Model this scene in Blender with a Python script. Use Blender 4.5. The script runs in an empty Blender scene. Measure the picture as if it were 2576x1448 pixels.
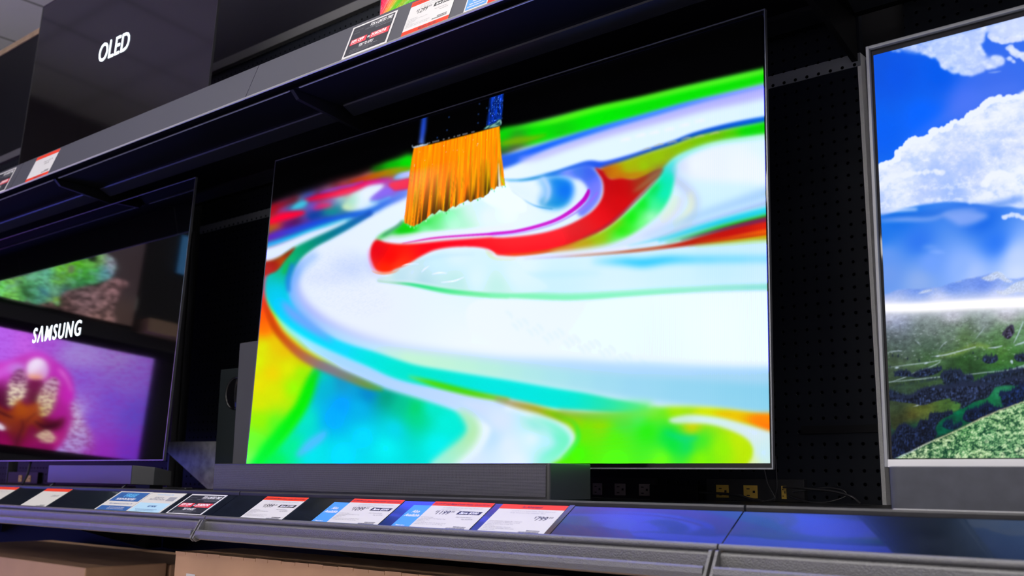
import bpy, bmesh, math, random
import numpy as np
from mathutils import Matrix, Vector

# ============================ camera, world, light, exposure ============================
scene = bpy.context.scene
cam_data = bpy.data.cameras.new('camera'); cam = bpy.data.objects.new('camera', cam_data)
scene.collection.objects.link(cam); scene.camera = cam
cam_data.sensor_width = 36; cam_data.lens = 35.1557; cam_data.clip_start = .02; cam_data.clip_end = 60
cam.matrix_world = Matrix(((0.767803, 0.111710, 0.630872, 2.17852),
                           (0.640591, -0.150788, -0.752932, -1.55209),
                           (0.011017, 0.982234, -0.187336, -0.01990), (0, 0, 0, 1)))
cam_data.dof.use_dof = True; cam_data.dof.focus_distance = 2.0; cam_data.dof.aperture_fstop = 5.0
world = bpy.data.worlds.new('store_air'); scene.world = world; world.use_nodes = True
world.node_tree.nodes['Background'].inputs[0].default_value = (.55, .6, .75, 1)
world.node_tree.nodes['Background'].inputs[1].default_value = .004
scene.view_settings.view_transform = 'Standard'; scene.view_settings.look = 'None'
scene.view_settings.exposure = 0.0; scene.view_settings.gamma = 1; scene.view_settings.use_curve_mapping = False
scene.cycles.use_denoising = True
scene.cycles.max_bounces = 8; scene.cycles.sample_clamp_indirect = 6
FLOOR, CEIL = -1.12, 2.62
FRONT = -9.0
TROFFER = 11.2          # radiance of the fluorescent ceiling panels
LEAN = .04465

# ============================ helpers ============================
C = scene.collection
def tag(o, label=None, cat=None, group=None, kind=None):
    if label: o['label'] = label
    if cat: o['category'] = cat
    if group: o['group'] = group
    if kind: o['kind'] = kind
    return o
def thing(name, label, cat, loc=(0, 0, 0), rot=(0, 0, 0), group=None):
    o = bpy.data.objects.new(name, None); C.objects.link(o); o.location = loc; o.rotation_euler = rot
    o.empty_display_size = .05
    return tag(o, label, cat, group)
class MB:
    def __init__(s): s.v = []; s.f = []
    def add(s, v, f):
        n = len(s.v); s.v += [tuple(p) for p in v]; s.f += [tuple(i + n for i in q) for q in f]; return s
    def box(s, x0, x1, y0, y1, z0, z1):
        return s.add([(x0,y0,z0),(x1,y0,z0),(x1,y1,z0),(x0,y1,z0),(x0,y0,z1),(x1,y0,z1),(x1,y1,z1),(x0,y1,z1)],
                     [(0,3,2,1),(4,5,6,7),(0,1,5,4),(1,2,6,5),(2,3,7,6),(3,0,4,7)])
    def prism_x(s, prof, x0, x1):
        # closed (y,z) outline swept along x
        n = len(prof)
        return s.add([(x0,)+tuple(p) for p in prof]+[(x1,)+tuple(p) for p in prof],
                     [(i,(i+1)%n,n+(i+1)%n,n+i) for i in range(n)]+[tuple(range(n))[::-1], tuple(range(n,2*n))])
    def prism_z(s, prof, z0, z1):
        n = len(prof)
        return s.add([tuple(p)+(z0,) for p in prof]+[tuple(p)+(z1,) for p in prof],
                     [(i,(i+1)%n,n+(i+1)%n,n+i) for i in range(n)]+[tuple(range(n))[::-1], tuple(range(n,2*n))])
    def prism_y(s, prof, y0, y1):
        n = len(prof)
        return s.add([(p[0],y0,p[1]) for p in prof]+[(p[0],y1,p[1]) for p in prof],
                     [(i,n+i,n+(i+1)%n,(i+1)%n) for i in range(n)]+[tuple(range(n)), tuple(range(n,2*n))[::-1]])
    def tube(s, pts, r, n=8):
        pts = [Vector(p) for p in pts]; rings = []
        for i, p in enumerate(pts):
            d = (pts[min(i+1,len(pts)-1)]-pts[max(i-1,0)]).normalized()
            a = d.cross(Vector((0,0,1)) if abs(d.z)<.9 else Vector((1,0,0))).normalized(); b = d.cross(a)
            rings.append([p+(a*math.cos(t*2*math.pi/n)+b*math.sin(t*2*math.pi/n))*r for t in range(n)])
        v = [q for rg in rings for q in rg]; f = []
        for i in range(len(pts)-1):
            for k in range(n): f.append((i*n+k,i*n+(k+1)%n,(i+1)*n+(k+1)%n,(i+1)*n+k))
        f.append(tuple(range(n))[::-1]); f.append(tuple(range((len(pts)-1)*n,len(pts)*n)))
        return s.add(v, f)
    def lathe_y(s, cx, cz, prof, n=40):
        # prof rows (radius, y) around an axis along y
        v = [(cx+r*math.cos(t*2*math.pi/n), y, cz+r*math.sin(t*2*math.pi/n)) for r, y in prof for t in range(n)]
        f = [(i*n+k,i*n+(k+1)%n,(i+1)*n+(k+1)%n,(i+1)*n+k) for i in range(len(prof)-1) for k in range(n)]
        return s.add(v, f)
    def mesh(s, name):
        m = bpy.data.meshes.new(name); m.from_pydata(s.v, [], s.f); m.update()
        bm = bmesh.new(); bm.from_mesh(m); bmesh.ops.recalc_face_normals(bm, faces=bm.faces); bm.to_mesh(m); bm.free(); return m
    def build(s, name, mat, parent=None, bevel=0, smooth=False, seg=2):
        m = s.mesh(name); m.materials.append(mat)
        o = bpy.data.objects.new(name, m); C.objects.link(o)
        if parent: o.parent = parent
        if smooth:
            for p in m.polygons: p.use_smooth = True
        if bevel:
            b = o.modifiers.new('bevel', 'BEVEL'); b.width = bevel; b.segments = seg; b.limit_method = 'ANGLE'; b.angle_limit = .5
            if smooth is False:
                for p in m.polygons: p.use_smooth = True
                w = o.modifiers.new('wn', 'WEIGHTED_NORMAL'); w.keep_sharp = True
        return o
def structure(name, mb, mat): return tag(mb.build(name, mat), kind='structure')
def rounded(x0, x1, y0, y1, r, n=5, corners=(1,1,1,1)):
    out = []
    for (cx, cy, a0, on) in ((x1-r,y0+r,-90,corners[0]),(x1-r,y1-r,0,corners[1]),(x0+r,y1-r,90,corners[2]),(x0+r,y0+r,180,corners[3])):
        if not on: out.append({-90:(x1,y0),0:(x1,y1),90:(x0,y1),180:(x0,y0)}[a0]); continue
        for k in range(n+1):
            a = math.radians(a0+90*k/n); out.append((cx+r*math.cos(a), cy+r*math.sin(a)))
    return out

# ============================ materials ============================
MATS = {}
def mat(name, col, rough=.5, metal=0., spec=.5, bump=None, emit=None, var=None, coat=0.):
    """bump=(scale, strength, distance); var=(scale, amount) mottles the base colour"""
    m = bpy.data.materials.new(name); m.use_nodes = True; nt = m.node_tree; N = nt.nodes; L = nt.links
    b = N['Principled BSDF']; b.inputs['Base Color'].default_value = (*col, 1); b.inputs['Roughness'].default_value = rough
    b.inputs['Metallic'].default_value = metal; b.inputs['Specular IOR Level'].default_value = spec
    b.inputs['Coat Weight'].default_value = coat
    if emit: b.inputs['Emission Color'].default_value = (*emit[:3], 1); b.inputs['Emission Strength'].default_value = emit[3]
    if bump or var: tc = N.new('ShaderNodeTexCoord')
    if bump:
        n = N.new('ShaderNodeTexNoise'); n.inputs['Scale'].default_value = bump[0]; n.inputs['Detail'].default_value = 2
        L.new(tc.outputs['Object'], n.inputs['Vector'])
        bp = N.new('ShaderNodeBump'); bp.inputs['Strength'].default_value = bump[1]; bp.inputs['Distance'].default_value = bump[2]
        L.new(n.outputs['Fac'], bp.inputs['Height']); L.new(bp.outputs['Normal'], b.inputs['Normal'])
    if var:
        n = N.new('ShaderNodeTexNoise'); n.inputs['Scale'].default_value = var[0]; n.inputs['Detail'].default_value = 5
        L.new(tc.outputs['Object'], n.inputs['Vector'])
        r = N.new('ShaderNodeMapRange'); r.inputs['From Min'].default_value = .3; r.inputs['From Max'].default_value = .7
        r.inputs['To Min'].default_value = 1-var[1]; r.inputs['To Max'].default_value = 1+var[1]; L.new(n.outputs['Fac'], r.inputs['Value'])
        mx = N.new('ShaderNodeVectorMath'); mx.operation = 'SCALE'; mx.inputs[0].default_value = col
        L.new(r.outputs['Result'], mx.inputs['Scale']); L.new(mx.outputs['Vector'], b.inputs['Base Color'])
    MATS[name] = m; return m
def grid_mat(name, col, hole, period, radius, rough=.5, spec=.5, metal=0., axes='XZ', square=False, bump=.4, offset=(0,0)):
    """perforated sheet: a regular grid of dark holes"""
    m = mat(name, col, rough, metal, spec); nt = m.node_tree; N = nt.nodes; L = nt.links; b = N['Principled BSDF']
    tc = N.new('ShaderNodeTexCoord'); sp = N.new('ShaderNodeSeparateXYZ'); L.new(tc.outputs['Object'], sp.inputs[0])
    out = []
    for k, ax in enumerate(axes):
        a = N.new('ShaderNodeMath'); a.operation = 'ADD'; a.inputs[1].default_value = offset[k]; L.new(sp.outputs[ax], a.inputs[0])
        d = N.new('ShaderNodeMath'); d.operation = 'DIVIDE'; d.inputs[1].default_value = period; L.new(a.outputs[0], d.inputs[0])
        f = N.new('ShaderNodeMath'); f.operation = 'FRACT'; L.new(d.outputs[0], f.inputs[0])
        s = N.new('ShaderNodeMath'); s.operation = 'SUBTRACT'; s.inputs[1].default_value = .5; L.new(f.outputs[0], s.inputs[0])
        ab = N.new('ShaderNodeMath'); ab.operation = 'ABSOLUTE'; L.new(s.outputs[0], ab.inputs[0]); out.append(ab)
    if square:
        c = N.new('ShaderNodeMath'); c.operation = 'MAXIMUM'; L.new(out[0].outputs[0], c.inputs[0]); L.new(out[1].outputs[0], c.inputs[1]); dist = c.outputs[0]
    else:
        cb = N.new('ShaderNodeCombineXYZ'); L.new(out[0].outputs[0], cb.inputs[0]); L.new(out[1].outputs[0], cb.inputs[1])
        ln = N.new('ShaderNodeVectorMath'); ln.operation = 'LENGTH'; L.new(cb.outputs[0], ln.inputs[0]); dist = ln.outputs['Value']
    r = N.new('ShaderNodeMapRange'); r.inputs['From Min'].default_value = radius*.86; r.inputs['From Max'].default_value = radius*1.14
    L.new(dist, r.inputs['Value'])
    mx = N.new('ShaderNodeMix'); mx.data_type = 'RGBA'; mx.inputs['A'].default_value = (*hole, 1); mx.inputs['B'].default_value = (*col, 1)
    L.new(r.outputs['Result'], mx.inputs['Factor']); L.new(mx.outputs['Result'], b.inputs['Base Color'])
    r2 = N.new('ShaderNodeMapRange'); r2.inputs['From Min'].default_value = radius*.8; r2.inputs['From Max'].default_value = radius*1.25; L.new(dist, r2.inputs['Value'])
    bp = N.new('ShaderNodeBump'); bp.inputs['Strength'].default_value = bump; bp.inputs['Distance'].default_value = .003
    L.new(r2.outputs['Result'], bp.inputs['Height']); L.new(bp.outputs['Normal'], b.inputs['Normal'])
    ms = N.new('ShaderNodeMath'); ms.operation = 'MULTIPLY'; ms.inputs[1].default_value = spec; L.new(r.outputs['Result'], ms.inputs[0]); L.new(ms.outputs[0], b.inputs['Specular IOR Level'])
    return m
# ---- painter -------------------------------------------------------------
def crom(P, n=8, closed=True):
    P=np.asarray(P,float); N=len(P); out=[]
    rng=range(N) if closed else range(N-1)
    for i in rng:
        if closed: a,b,c,d=P[(i-1)%N],P[i],P[(i+1)%N],P[(i+2)%N]
        else: a,b,c,d=P[max(i-1,0)],P[i],P[i+1],P[min(i+2,N-1)]
        for k in range(n):
            t=k/n
            out.append(.5*((2*b)+(c-a)*t+(2*a-5*b+4*c-d)*t*t+(3*b-a-3*c+d)*t**3))
    if not closed: out.append(P[-1])
    return np.array(out)
def blur1(a, r, ax):
    if r<1: return a
    r=int(r); pad=[(0,0)]*a.ndim; pad[ax]=(r+1,r)
    c=np.cumsum(np.pad(a,pad,mode='edge'),axis=ax)
    n=a.shape[ax]; hi=[slice(None)]*a.ndim; lo=[slice(None)]*a.ndim
    hi[ax]=slice(2*r+1,2*r+1+n); lo[ax]=slice(0,n)
    return (c[tuple(hi)]-c[tuple(lo)])/(2*r+1)
def gblur(a, s):
    # three box passes ~ gaussian; s in canvas cells
    if s<.45: return a
    r=max(1,int(round(s*1.0)))
    for _ in range(3 if s>=1 else 1):
        a=blur1(a,r,0); a=blur1(a,r,1)
    return a
def vnoise(x, y, seed=0):
    xi=np.floor(x).astype(np.int64); yi=np.floor(y).astype(np.int64); fx=x-xi; fy=y-yi
    fx=fx*fx*(3-2*fx); fy=fy*fy*(3-2*fy)
    def h(a,b):
        v=(a*374761393+b*668265263+seed*1442695041)&0xffffffff
        v=((v^(v>>13))*1274126177)&0xffffffff
        return ((v^(v>>16))&0xffff)/65535.
    return (h(xi,yi)*(1-fx)+h(xi+1,yi)*fx)*(1-fy)+(h(xi,yi+1)*(1-fx)+h(xi+1,yi+1)*fx)*fy
def fbm(x, y, o=4, seed=0):
    s=0; a=.5; t=0
    for k in range(o):
        s=s+a*vnoise(x*2**k,y*2**k,seed+k); t+=a; a*=.55
    return s/t
def crop_pts(p, x, y, k, w=1.):
    # tracing units -> drawing units; rows are (x,y), (x,y,width) or (x,y,r,g,b)
    return [(x+q[0]/k,y+q[1]/k)+((q[2]*w/k,) if len(q)==3 else tuple(q[2:])) for q in p]
class Art:
    def __init__(s, x0, y0, x1, y1, res, col=(0,0,0)):
        s.x0,s.y0,s.x1,s.y1,s.r=x0,y0,x1,y1,res
        s.w=int((x1-x0)*res)+1; s.h=int((y1-y0)*res)+1
        s.img=np.empty((s.h,s.w,3),np.float32); s.img[:]=np.array(col)/255.
    def field(s, cols, X, Y, p=1.45):
        if not isinstance(cols[0],(tuple,list)): return np.array(cols)/255.
        if len(cols)==1: return np.array(cols[0][2:])/255.
        acc=0; ws=0
        for c in cols:
            d=((X-c[0])**2+(Y-c[1])**2+90.)**-p
            acc=acc+d[...,None]*(np.array(c[2:5])/255.); ws=ws+d
        f=(acc/ws[...,None]).astype(np.float32)
        return gblur(f,6*s.r) if min(f.shape[:2])>8 else f
    def box(s, P, soft):
        m=soft*3+3
        a=max(0,int((P[:,0].min()-m-s.x0)*s.r)); b=min(s.w,int((P[:,0].max()+m-s.x0)*s.r)+2)
        c=max(0,int((P[:,1].min()-m-s.y0)*s.r)); d=min(s.h,int((P[:,1].max()+m-s.y0)*s.r)+2)
        return a,b,c,d
    def mask(s, P, soft):
        a,b,c,d=s.box(P,soft)
        if b<=a or d<=c: return None
        pad=int(soft*s.r*3)+4
        W=b-a+2*pad; H=d-c+2*pad; ss=2
        tog=np.zeros((H*ss,W*ss+1),np.int16)
        Q=np.stack([((P[:,0]-s.x0)*s.r-a+pad)*ss,((P[:,1]-s.y0)*s.r-c+pad)*ss],1)
        N=len(Q)
        for i in range(N):
            p,q=Q[i],Q[(i+1)%N]
            if p[1]>q[1]: p,q=q,p
            r0=max(0,int(np.ceil(p[1]-.5))); r1=min(H*ss,int(np.ceil(q[1]-.5)))
            if r1<=r0: continue
            rows=np.arange(r0,r1); xs=p[0]+(rows+.5-p[1])*(q[0]-p[0])/(q[1]-p[1])
            cols=np.clip(np.ceil(xs-.5).astype(int),0,W*ss)
            np.add.at(tog,(rows,cols),1)
        m=(np.cumsum(tog,1)[:,:W*ss]%2).astype(np.float32)
        m=m.reshape(H,ss,W,ss).mean((1,3))
        m=gblur(m,soft*s.r)
        return m[pad:pad+d-c,pad:pad+b-a],a,b,c,d
    def put(s, M, cols, op=1., tex=None):
        if M is None: return
        m,a,b,c,d=M
        X=(np.arange(a,b)/s.r+s.x0)[None,:]; Y=(np.arange(c,d)/s.r+s.y0)[:,None]
        X,Y=np.broadcast_arrays(X,Y)
        col=s.field(cols,X,Y)
        if tex is not None: col=tex(X,Y,np.broadcast_to(col,X.shape+(3,)))
        m=(m*op)[...,None]
        s.img[c:d,a:b]=s.img[c:d,a:b]*(1-m)+col*m
    def blob(s, P, cols, soft=3, op=1., tex=None, smooth=True):
        P=np.asarray(P,float)
        if smooth: P=crom(P,6)
        s.put(s.mask(P,soft),cols,op,tex)
    def ribbon(s, P, cols, soft=3, op=1., tex=None):
        # P rows: x, y, width ; cols flat rgb or list of rgb spaced along the path
        P=crom(np.asarray(P,float),6,False)
        t=np.gradient(P[:,:2],axis=0); t/=np.linalg.norm(t,axis=1)[:,None]+1e-9
        n=np.stack([-t[:,1],t[:,0]],1)*np.maximum(P[:,2:3],.2)/2
        Q=np.concatenate([P[:,:2]+n,(P[:,:2]-n)[::-1]])
        if isinstance(cols[0],(tuple,list)):
            K=len(cols); idx=np.linspace(0,len(P)-1,K*3)
            cl=[]
            for j in idx:
                f=j/(len(P)-1)*(K-1); k=min(int(f),K-2) if K>1 else 0; u=f-k
                c=np.array(cols[k])*(1-u)+np.array(cols[min(k+1,K-1)])*u
                cl.append((P[int(j),0],P[int(j),1],*c))
            cols=cl
        s.put(s.mask(Q,soft),cols,op,tex)
def art_paint():
    """swirling wet paint under a flat brush"""
    a=Art(600,0,1960,1190,.8)
    A=lambda *p: crop_pts(p,640,200,2.8955,1.2)
    B=lambda *p: crop_pts(p,1240,150,2.633,1.4)
    C=lambda *p: crop_pts(p,600,640,2.681,1.35)
    D=lambda *p: crop_pts(p,1240,640,2.586,1.4)
    F=lambda *p: crop_pts(p,960,220,3.811)
    # whole wet surface
    a.blob([(560,545),(684,530),(760,500),(850,468),(920,444),(1034,402),(1150,370),(1263,338),(1354,312),(1506,276),(1620,253),(1772,215),(1925,182),(2000,170),(2000,1240),(560,1240)],
        [(700,700,225,236,253),(900,800,232,240,254),(1200,900,238,247,254),(1500,900,232,246,254),(1800,850,240,248,254),(1400,720,205,240,253),(1700,680,208,241,254),(1800,650,200,238,253),(1300,680,225,246,254),(1450,370,226,246,255),(1750,270,226,246,255),(1600,1000,210,235,250),(1250,500,235,247,255)],soft=6)
    # ---------------- upper right ----------------
    a.blob(B((30,480),(200,438),(400,395),(700,318),(1000,256),(1400,158),(1790,68),(1900,45),(1900,140),(1790,172),(1600,218),(1300,290),(1000,372),(700,455),(440,525),(200,590),(30,650)),
        B((60,500,0,222,0),(60,560,30,190,0),(60,610,60,75,60),(140,600,80,90,60),(300,500,0,226,0),(700,400,0,236,0),(1300,230,5,230,0),(1790,130,10,226,0)),soft=5)
    a.ribbon(B((60,470,6),(250,440,14),(420,405,26),(700,330,26),(950,275,24),(1200,215,24),(1500,150,24),(1790,85,22),(1950,50,20)),[(10,226,0),(60,242,10),(90,250,20),(80,248,15),(90,250,25),(90,250,30),(100,248,40),(60,236,20)],soft=4,op=.85)
    a.ribbon(B((60,560,16),(160,540,34),(260,525,26),(360,500,8)),(120,180,0),soft=4,op=.85)
    a.ribbon(B((20,690,70),(120,665,60),(220,630,46),(400,565,34),(700,472,34),(1000,388,32),(1300,305,32),(1600,238,30),(1900,170,30)),[(40,90,220),(30,100,240),(10,90,245),(10,110,250),(20,120,255),(20,110,250),(30,100,240)],soft=4)
    a.ribbon(B((180,668,16),(300,645,26),(500,575,30),(800,478,36),(1100,395,42),(1400,310,50),(1700,240,60),(1900,190,60)),(186,180,255),soft=6,op=.95)
    a.ribbon(B((60,800,6),(200,800,10),(380,765,16),(520,722,22),(640,695,34),(740,700,34),(900,655,26),(1050,603,22),(1200,555,22),(1330,505,24),(1500,460,28),(1700,418,30),(1900,385,30)),[(40,170,220),(0,120,210),(40,100,235),(30,80,240),(10,70,225),(0,70,210),(0,80,220),(0,100,225)],soft=3)
    # green leaf under the blue edge
    a.blob(B((715,725),(900,662),(1050,612),(1200,566),(1330,518),(1500,475),(1700,436),(1900,405),(1900,495),(1790,505),(1600,532),(1450,562),(1330,602),(1230,642),(1165,695),(1130,760),(1000,800),(850,800),(760,790)),
        B((740,740,190,90,10),(820,760,205,120,0),(900,700,165,190,0),(1000,720,150,205,0),(960,770,190,150,10),(1100,660,150,200,0),(1250,570,140,195,0),(1400,530,120,200,0),(1500,500,110,190,0),(1560,530,80,210,0),(1700,480,0,222,0),(1850,450,10,215,0),(1120,740,150,110,60)),soft=4)
    for q in ((1030,590),(1110,562),(1200,545),(1290,520),(1380,508),(1480,486)):  # faint ceiling light reflections painted into the picture as streaks
        a.ribbon(B((q[0]-40,q[1]+14,5),(q[0],q[1],9),(q[0]+26,q[1]+2,6)),(200,190,150),soft=1.6,op=.55)
    for q in ((900,528),(1000,500),(1090,482),(1190,460),(1290,432),(1390,405)):
        a.ribbon(B((q[0]-50,q[1]+12,8),(q[0],q[1],14),(q[0]+16,q[1]+4,8)),(250,244,250),soft=2,op=.7)
    # right white dome and shading
    a.blob(B((1160,700),(1230,640),(1340,590),(1480,548),(1650,522),(1950,500),(1950,560),(1600,560),(1400,610),(1260,680),(1210,760),(1180,830),(1150,780)),B((1170,720,30,225,220),(1250,640,110,240,225),(1500,555,150,245,220),(1800,520,150,240,210),(1180,800,70,230,225)),soft=5)
    a.blob(B((1205,700),(1280,640),(1400,590),(1600,552),(1950,520),(1950,830),(1700,820),(1450,805),(1310,790),(1230,740)),B((1230,710,215,225,246),(1350,700,240,246,253),(1700,700,242,247,253),(1800,560,226,247,250)),soft=7)
    a.ribbon(B((1190,720,30),(1210,790,40),(1280,850,46),(1340,930,40),(1330,1030,36),(1240,1120,30),(1100,1180,22)),[(160,200,240),(180,195,235),(196,200,236),(185,205,235),(205,215,235),(210,220,240)],soft=7,op=.8)
    a.ribbon(B((1310,880,16),(1320,960,26),(1280,1030,24),(1200,1090,16)),(236,240,200),soft=5,op=.7)
    # purple-blue fringe and white eddy
    a.blob(B((340,770),(500,730),(640,700),(720,790),(725,880),(690,960),(600,1040),(560,1000),(630,900),(600,820),(480,775)),B((400,760,40,120,240),(560,740,60,120,240),(640,750,60,100,240),(700,850,120,125,250),(660,950,120,130,245),(500,780,140,150,250)),soft=4)
    a.blob(B((300,790),(420,775),(520,800),(540,880),(500,960),(430,990),(340,980),(290,930),(330,860)),B((330,820,150,205,245),(430,800,10,130,235),(470,870,0,110,245),(440,960,0,140,225),(350,960,30,150,220),(320,900,190,220,250)),soft=6)
    a.ribbon(B((330,780,10),(370,840,16),(370,910,14),(340,960,8)),(205,225,252),soft=4,op=.9)
    a.ribbon(B((560,800,14),(600,850,22),(610,910,26),(560,980,26),(450,1040,26)),(225,240,254),soft=5)
    a.ribbon(B((130,870,3),(210,930,5),(300,975,6),(400,990,6)),(60,160,225),soft=1.6)
    a.blob(B((60,830),(180,830),(280,880),(290,960),(200,930),(120,880)),(226,244,255),soft=6)
    # red stroke
    red=[*B((680,718),(725,790),(738,860),(722,930),(670,1000),(600,1050),(500,1100),(380,1140),(250,1165),(100,1180),(0,1182)),
         *A((1750,1150),(1600,1160),(1400,1175),(1200,1195),(1060,1200),(960,1188),(900,1165),(862,1205),(846,1270),(850,1330),(875,1380),(930,1408),(1000,1403),(1060,1378),(1150,1333),(1230,1283),(1320,1243),(1450,1222),(1600,1220),(1700,1235),(1770,1275)),
         *B((40,1295),(150,1300),(300,1285),(450,1255),(600,1200),(750,1120),(850,1040),(950,930),(1050,830),(1140,740),(1080,735),(950,790),(850,785),(780,790),(740,745))]
    a.blob(red,[*B((700,760,190,0,20),(850,850,200,0,5),(850,950,215,0,8),(700,1050,235,0,15),(1000,800,165,50,20),(1070,775,130,80,60),(400,1200,252,0,28),(200,1240,252,0,25),(600,1150,225,0,20)),*A((1500,1190,252,0,30),(1300,1220,250,0,22),(1000,1300,250,0,0),(900,1250,235,0,20),(960,1385,252,40,0),(1050,1360,250,60,20))],soft=2.4)
    a.ribbon(A((1080,1196,3),(1300,1158,10),(1500,1140,12),(1700,1128,14))+B((0,1155,14),(150,1140,14),(300,1105,15),(430,1060,16),(530,1000,18),(600,940,20),(632,890,18),(640,860,8)),[(230,0,120),(215,0,190),(205,0,210),(205,0,205),(200,0,205),(195,0,200),(180,0,190)],soft=1.8)
    a.ribbon(B((0,1168,3),(200,1148,4),(400,1095,5),(540,1025,7),(640,950,10),(700,880,8)),(150,110,255),soft=1.5,op=.8)
    a.ribbon(B((740,745,10),(790,775,16),(860,770,18),(960,765,14),(1060,725,6)),(200,110,10),soft=4,op=.8)
    a.ribbon(A((1700,1262,3),(1790,1268,6),(1911,1282,8))+B((40,1290,10),(200,1290,12),(400,1262,14),(560,1215,14),(700,1150,8)),[(255,110,0),(250,90,0),(240,80,0),(225,90,0),(190,110,0),(150,90,30)],soft=2.5,op=.85)
    a.ribbon(B((600,1185,6),(740,1115,12),(850,1030,14),(950,935,14),(1050,840,12),(1130,755,6)),[(170,20,50),(165,10,60),(160,60,90),(150,60,70),(140,90,70)],soft=3,op=.8)
    a.ribbon(B((930,880,4),(990,840,16),(1080,770,20),(1140,735,12)),(160,110,70),soft=4,op=.8)
    # green/cyan swoosh right of the red
    a.blob(B((1150,705),(1200,760),(1195,850),(1170,930),(1110,1020),(1030,1090),(930,1160),(820,1215),(680,1248),(450,1272),(380,1272),(500,1235),(620,1185),(740,1130),(850,1050),(960,950),(1040,862),(1100,795),(1130,740)),
        B((1170,720,60,220,220),(1150,800,0,232,190),(1120,880,0,240,205),(1080,860,0,225,60),(1000,960,0,235,20),(1060,960,60,245,160),(930,1050,0,240,0),(980,1080,120,250,140),(850,1140,20,238,0),(800,1080,150,195,0),(700,1160,160,195,0),(600,1220,190,160,0),(480,1255,220,120,0),(850,1200,120,245,120),(1050,1040,170,250,200)),soft=3.5)
    a.ribbon(B((400,1285,10),(600,1262,16),(800,1235,26),(950,1190,40),(1100,1110,50),(1220,1000,44),(1260,900,30)),[(235,236,255),(215,225,250),(210,225,250),(220,225,245),(222,226,244),(214,220,240)],soft=6,op=.9)
    a.ribbon(B((1120,1060,20),(1190,980,26),(1215,900,18)),(226,245,200),soft=6,op=.7)
    # streaks on the right
    a.ribbon(B((1000,1180,10),(1250,1080,22),(1500,990,36),(1900,860,60)),(160,200,240),soft=7,op=.8)
    a.ribbon(B((1050,1195,6),(1300,1110,12),(1550,1030,16),(1900,930,24)),(150,175,235),soft=4,op=.7)
    a.ribbon(B((900,1245,8),(1150,1185,18),(1400,1110,26),(1650,1045,34),(1900,985,40)),[(120,215,235),(60,210,235),(20,205,235),(30,215,235)],soft=4)
    a.ribbon(B((1150,1215,5),(1350,1160,14),(1550,1105,20),(1900,1030,32)),[(60,190,120),(0,170,60),(0,180,0),(10,185,0)],soft=3.5)
    a.blob(B((200,1318),(500,1296),(900,1262),(1200,1222),(1400,1165),(1600,1110),(1900,1050),(1900,1170),(1700,1195),(1500,1215),(1300,1235),(900,1280),(500,1306)),B((300,1310,150,110,200),(700,1286,190,100,70),(1000,1258,190,70,30),(1300,1225,190,30,10),(1600,1160,200,10,5),(1850,1130,225,30,0)),soft=2.6)
    a.ribbon(B((1250,1200,4),(1400,1160,10),(1600,1108,18),(1800,1062,24),(1950,1030,26)),[(90,60,40),(100,30,70),(120,20,80),(140,20,90)],soft=3,op=.9)
    a.ribbon(B((1350,1212,4),(1550,1185,12),(1750,1150,18),(1950,1120,22)),[(190,60,0),(225,90,0),(240,120,0),(250,140,0)],soft=3,op=.75)
    a.ribbon(B((1300,1236,3),(1500,1212,8),(1700,1190,12),(1950,1155,16)),[(150,150,60),(180,190,0),(200,220,0),(200,230,0)],soft=2.5,op=.85)
    a.ribbon(B((1350,1238,4),(1600,1215,12),(1900,1185,20)),(170,215,60),soft=4,op=.7)
    a.ribbon(B((0,1330,6),(120,1318,8),(400,1300,10),(800,1262,12),(1100,1212,14)),(238,236,254),soft=2,op=.85)
    # pale cyan field and its lines
    a.ribbon(D((650,48,10),(850,48,26),(980,55,36),(1150,36,30),(1350,34,26),(1900,30,24)),[(120,215,250),(0,190,255),(0,190,255),(0,190,250),(60,205,250),(120,215,250)],soft=7,op=.9)
    a.ribbon(D((0,130,8),(300,135,14),(700,120,8)),(160,225,250),soft=6,op=.5)
    a.ribbon(C((940,178,4),(1050,190,6),(1180,205,14),(1400,245,26),(1600,265,30),(1830,285,34)),[(20,150,60),(60,180,100),(0,220,110),(70,230,140),(110,238,160),(125,242,175)],soft=2.4)
    a.ribbon(D((-20,258,30),(200,272,34),(500,282,36),(800,268,36),(1100,246,32),(1300,232,26),(1500,220,26),(1900,212,30)),[(125,242,180),(130,243,185),(135,243,195),(140,240,200),(150,235,210),(140,225,220)],soft=3.4)
    a.blob(D((-100,300),(500,302),(900,275),(1200,258),(1800,240),(1900,240),(1900,700),(1000,700),(0,690),(-150,500)),[(1300,800,238,247,254),(1600,900,236,248,255),(1850,800,243,250,254)],soft=3,op=.9)
    for k in range(26):
        x=90+ (k*67)%900; y=340+x*.32+((k*37)%90)
        a.ribbon(D((x,y,8),(x+30,y+26,10),(x+40,y+50,6)),(205,235,246),soft=3,op=.4)
    # ------------- broad arcs at the left and bottom -------------
    a.ribbon([(760,651,10),(745,681,14),(743,715,18),(753,748,22),(775,778,26),(813,808,26),(854,830,26),(898,849,28),(954,867,30),(1010,882,32),(1085,894,36),(1160,905,38),(1280,918,40),(1450,930,50),(1650,950,64),(1980,968,84)],
        [(150,170,240),(150,165,240),(170,180,245),(170,180,245),(188,198,246),(196,208,248),(202,216,249),(202,222,249),(192,222,247),(178,217,245),(165,214,243)],soft=9)
    a.ribbon([(800,640,20),(736,700,30),(735,760,34),(780,815,36),(850,850,34),(930,878,30),(1050,905,40),(1200,925,44),(1400,952,50),(1600,975,60),(1980,1010,80)],
        [(150,190,250),(120,175,245),(110,180,250),(130,190,252),(170,215,254),(180,225,252),(195,245,210),(185,240,218),(170,228,235),(155,215,242),(135,208,236)],soft=8,op=.95)
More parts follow.
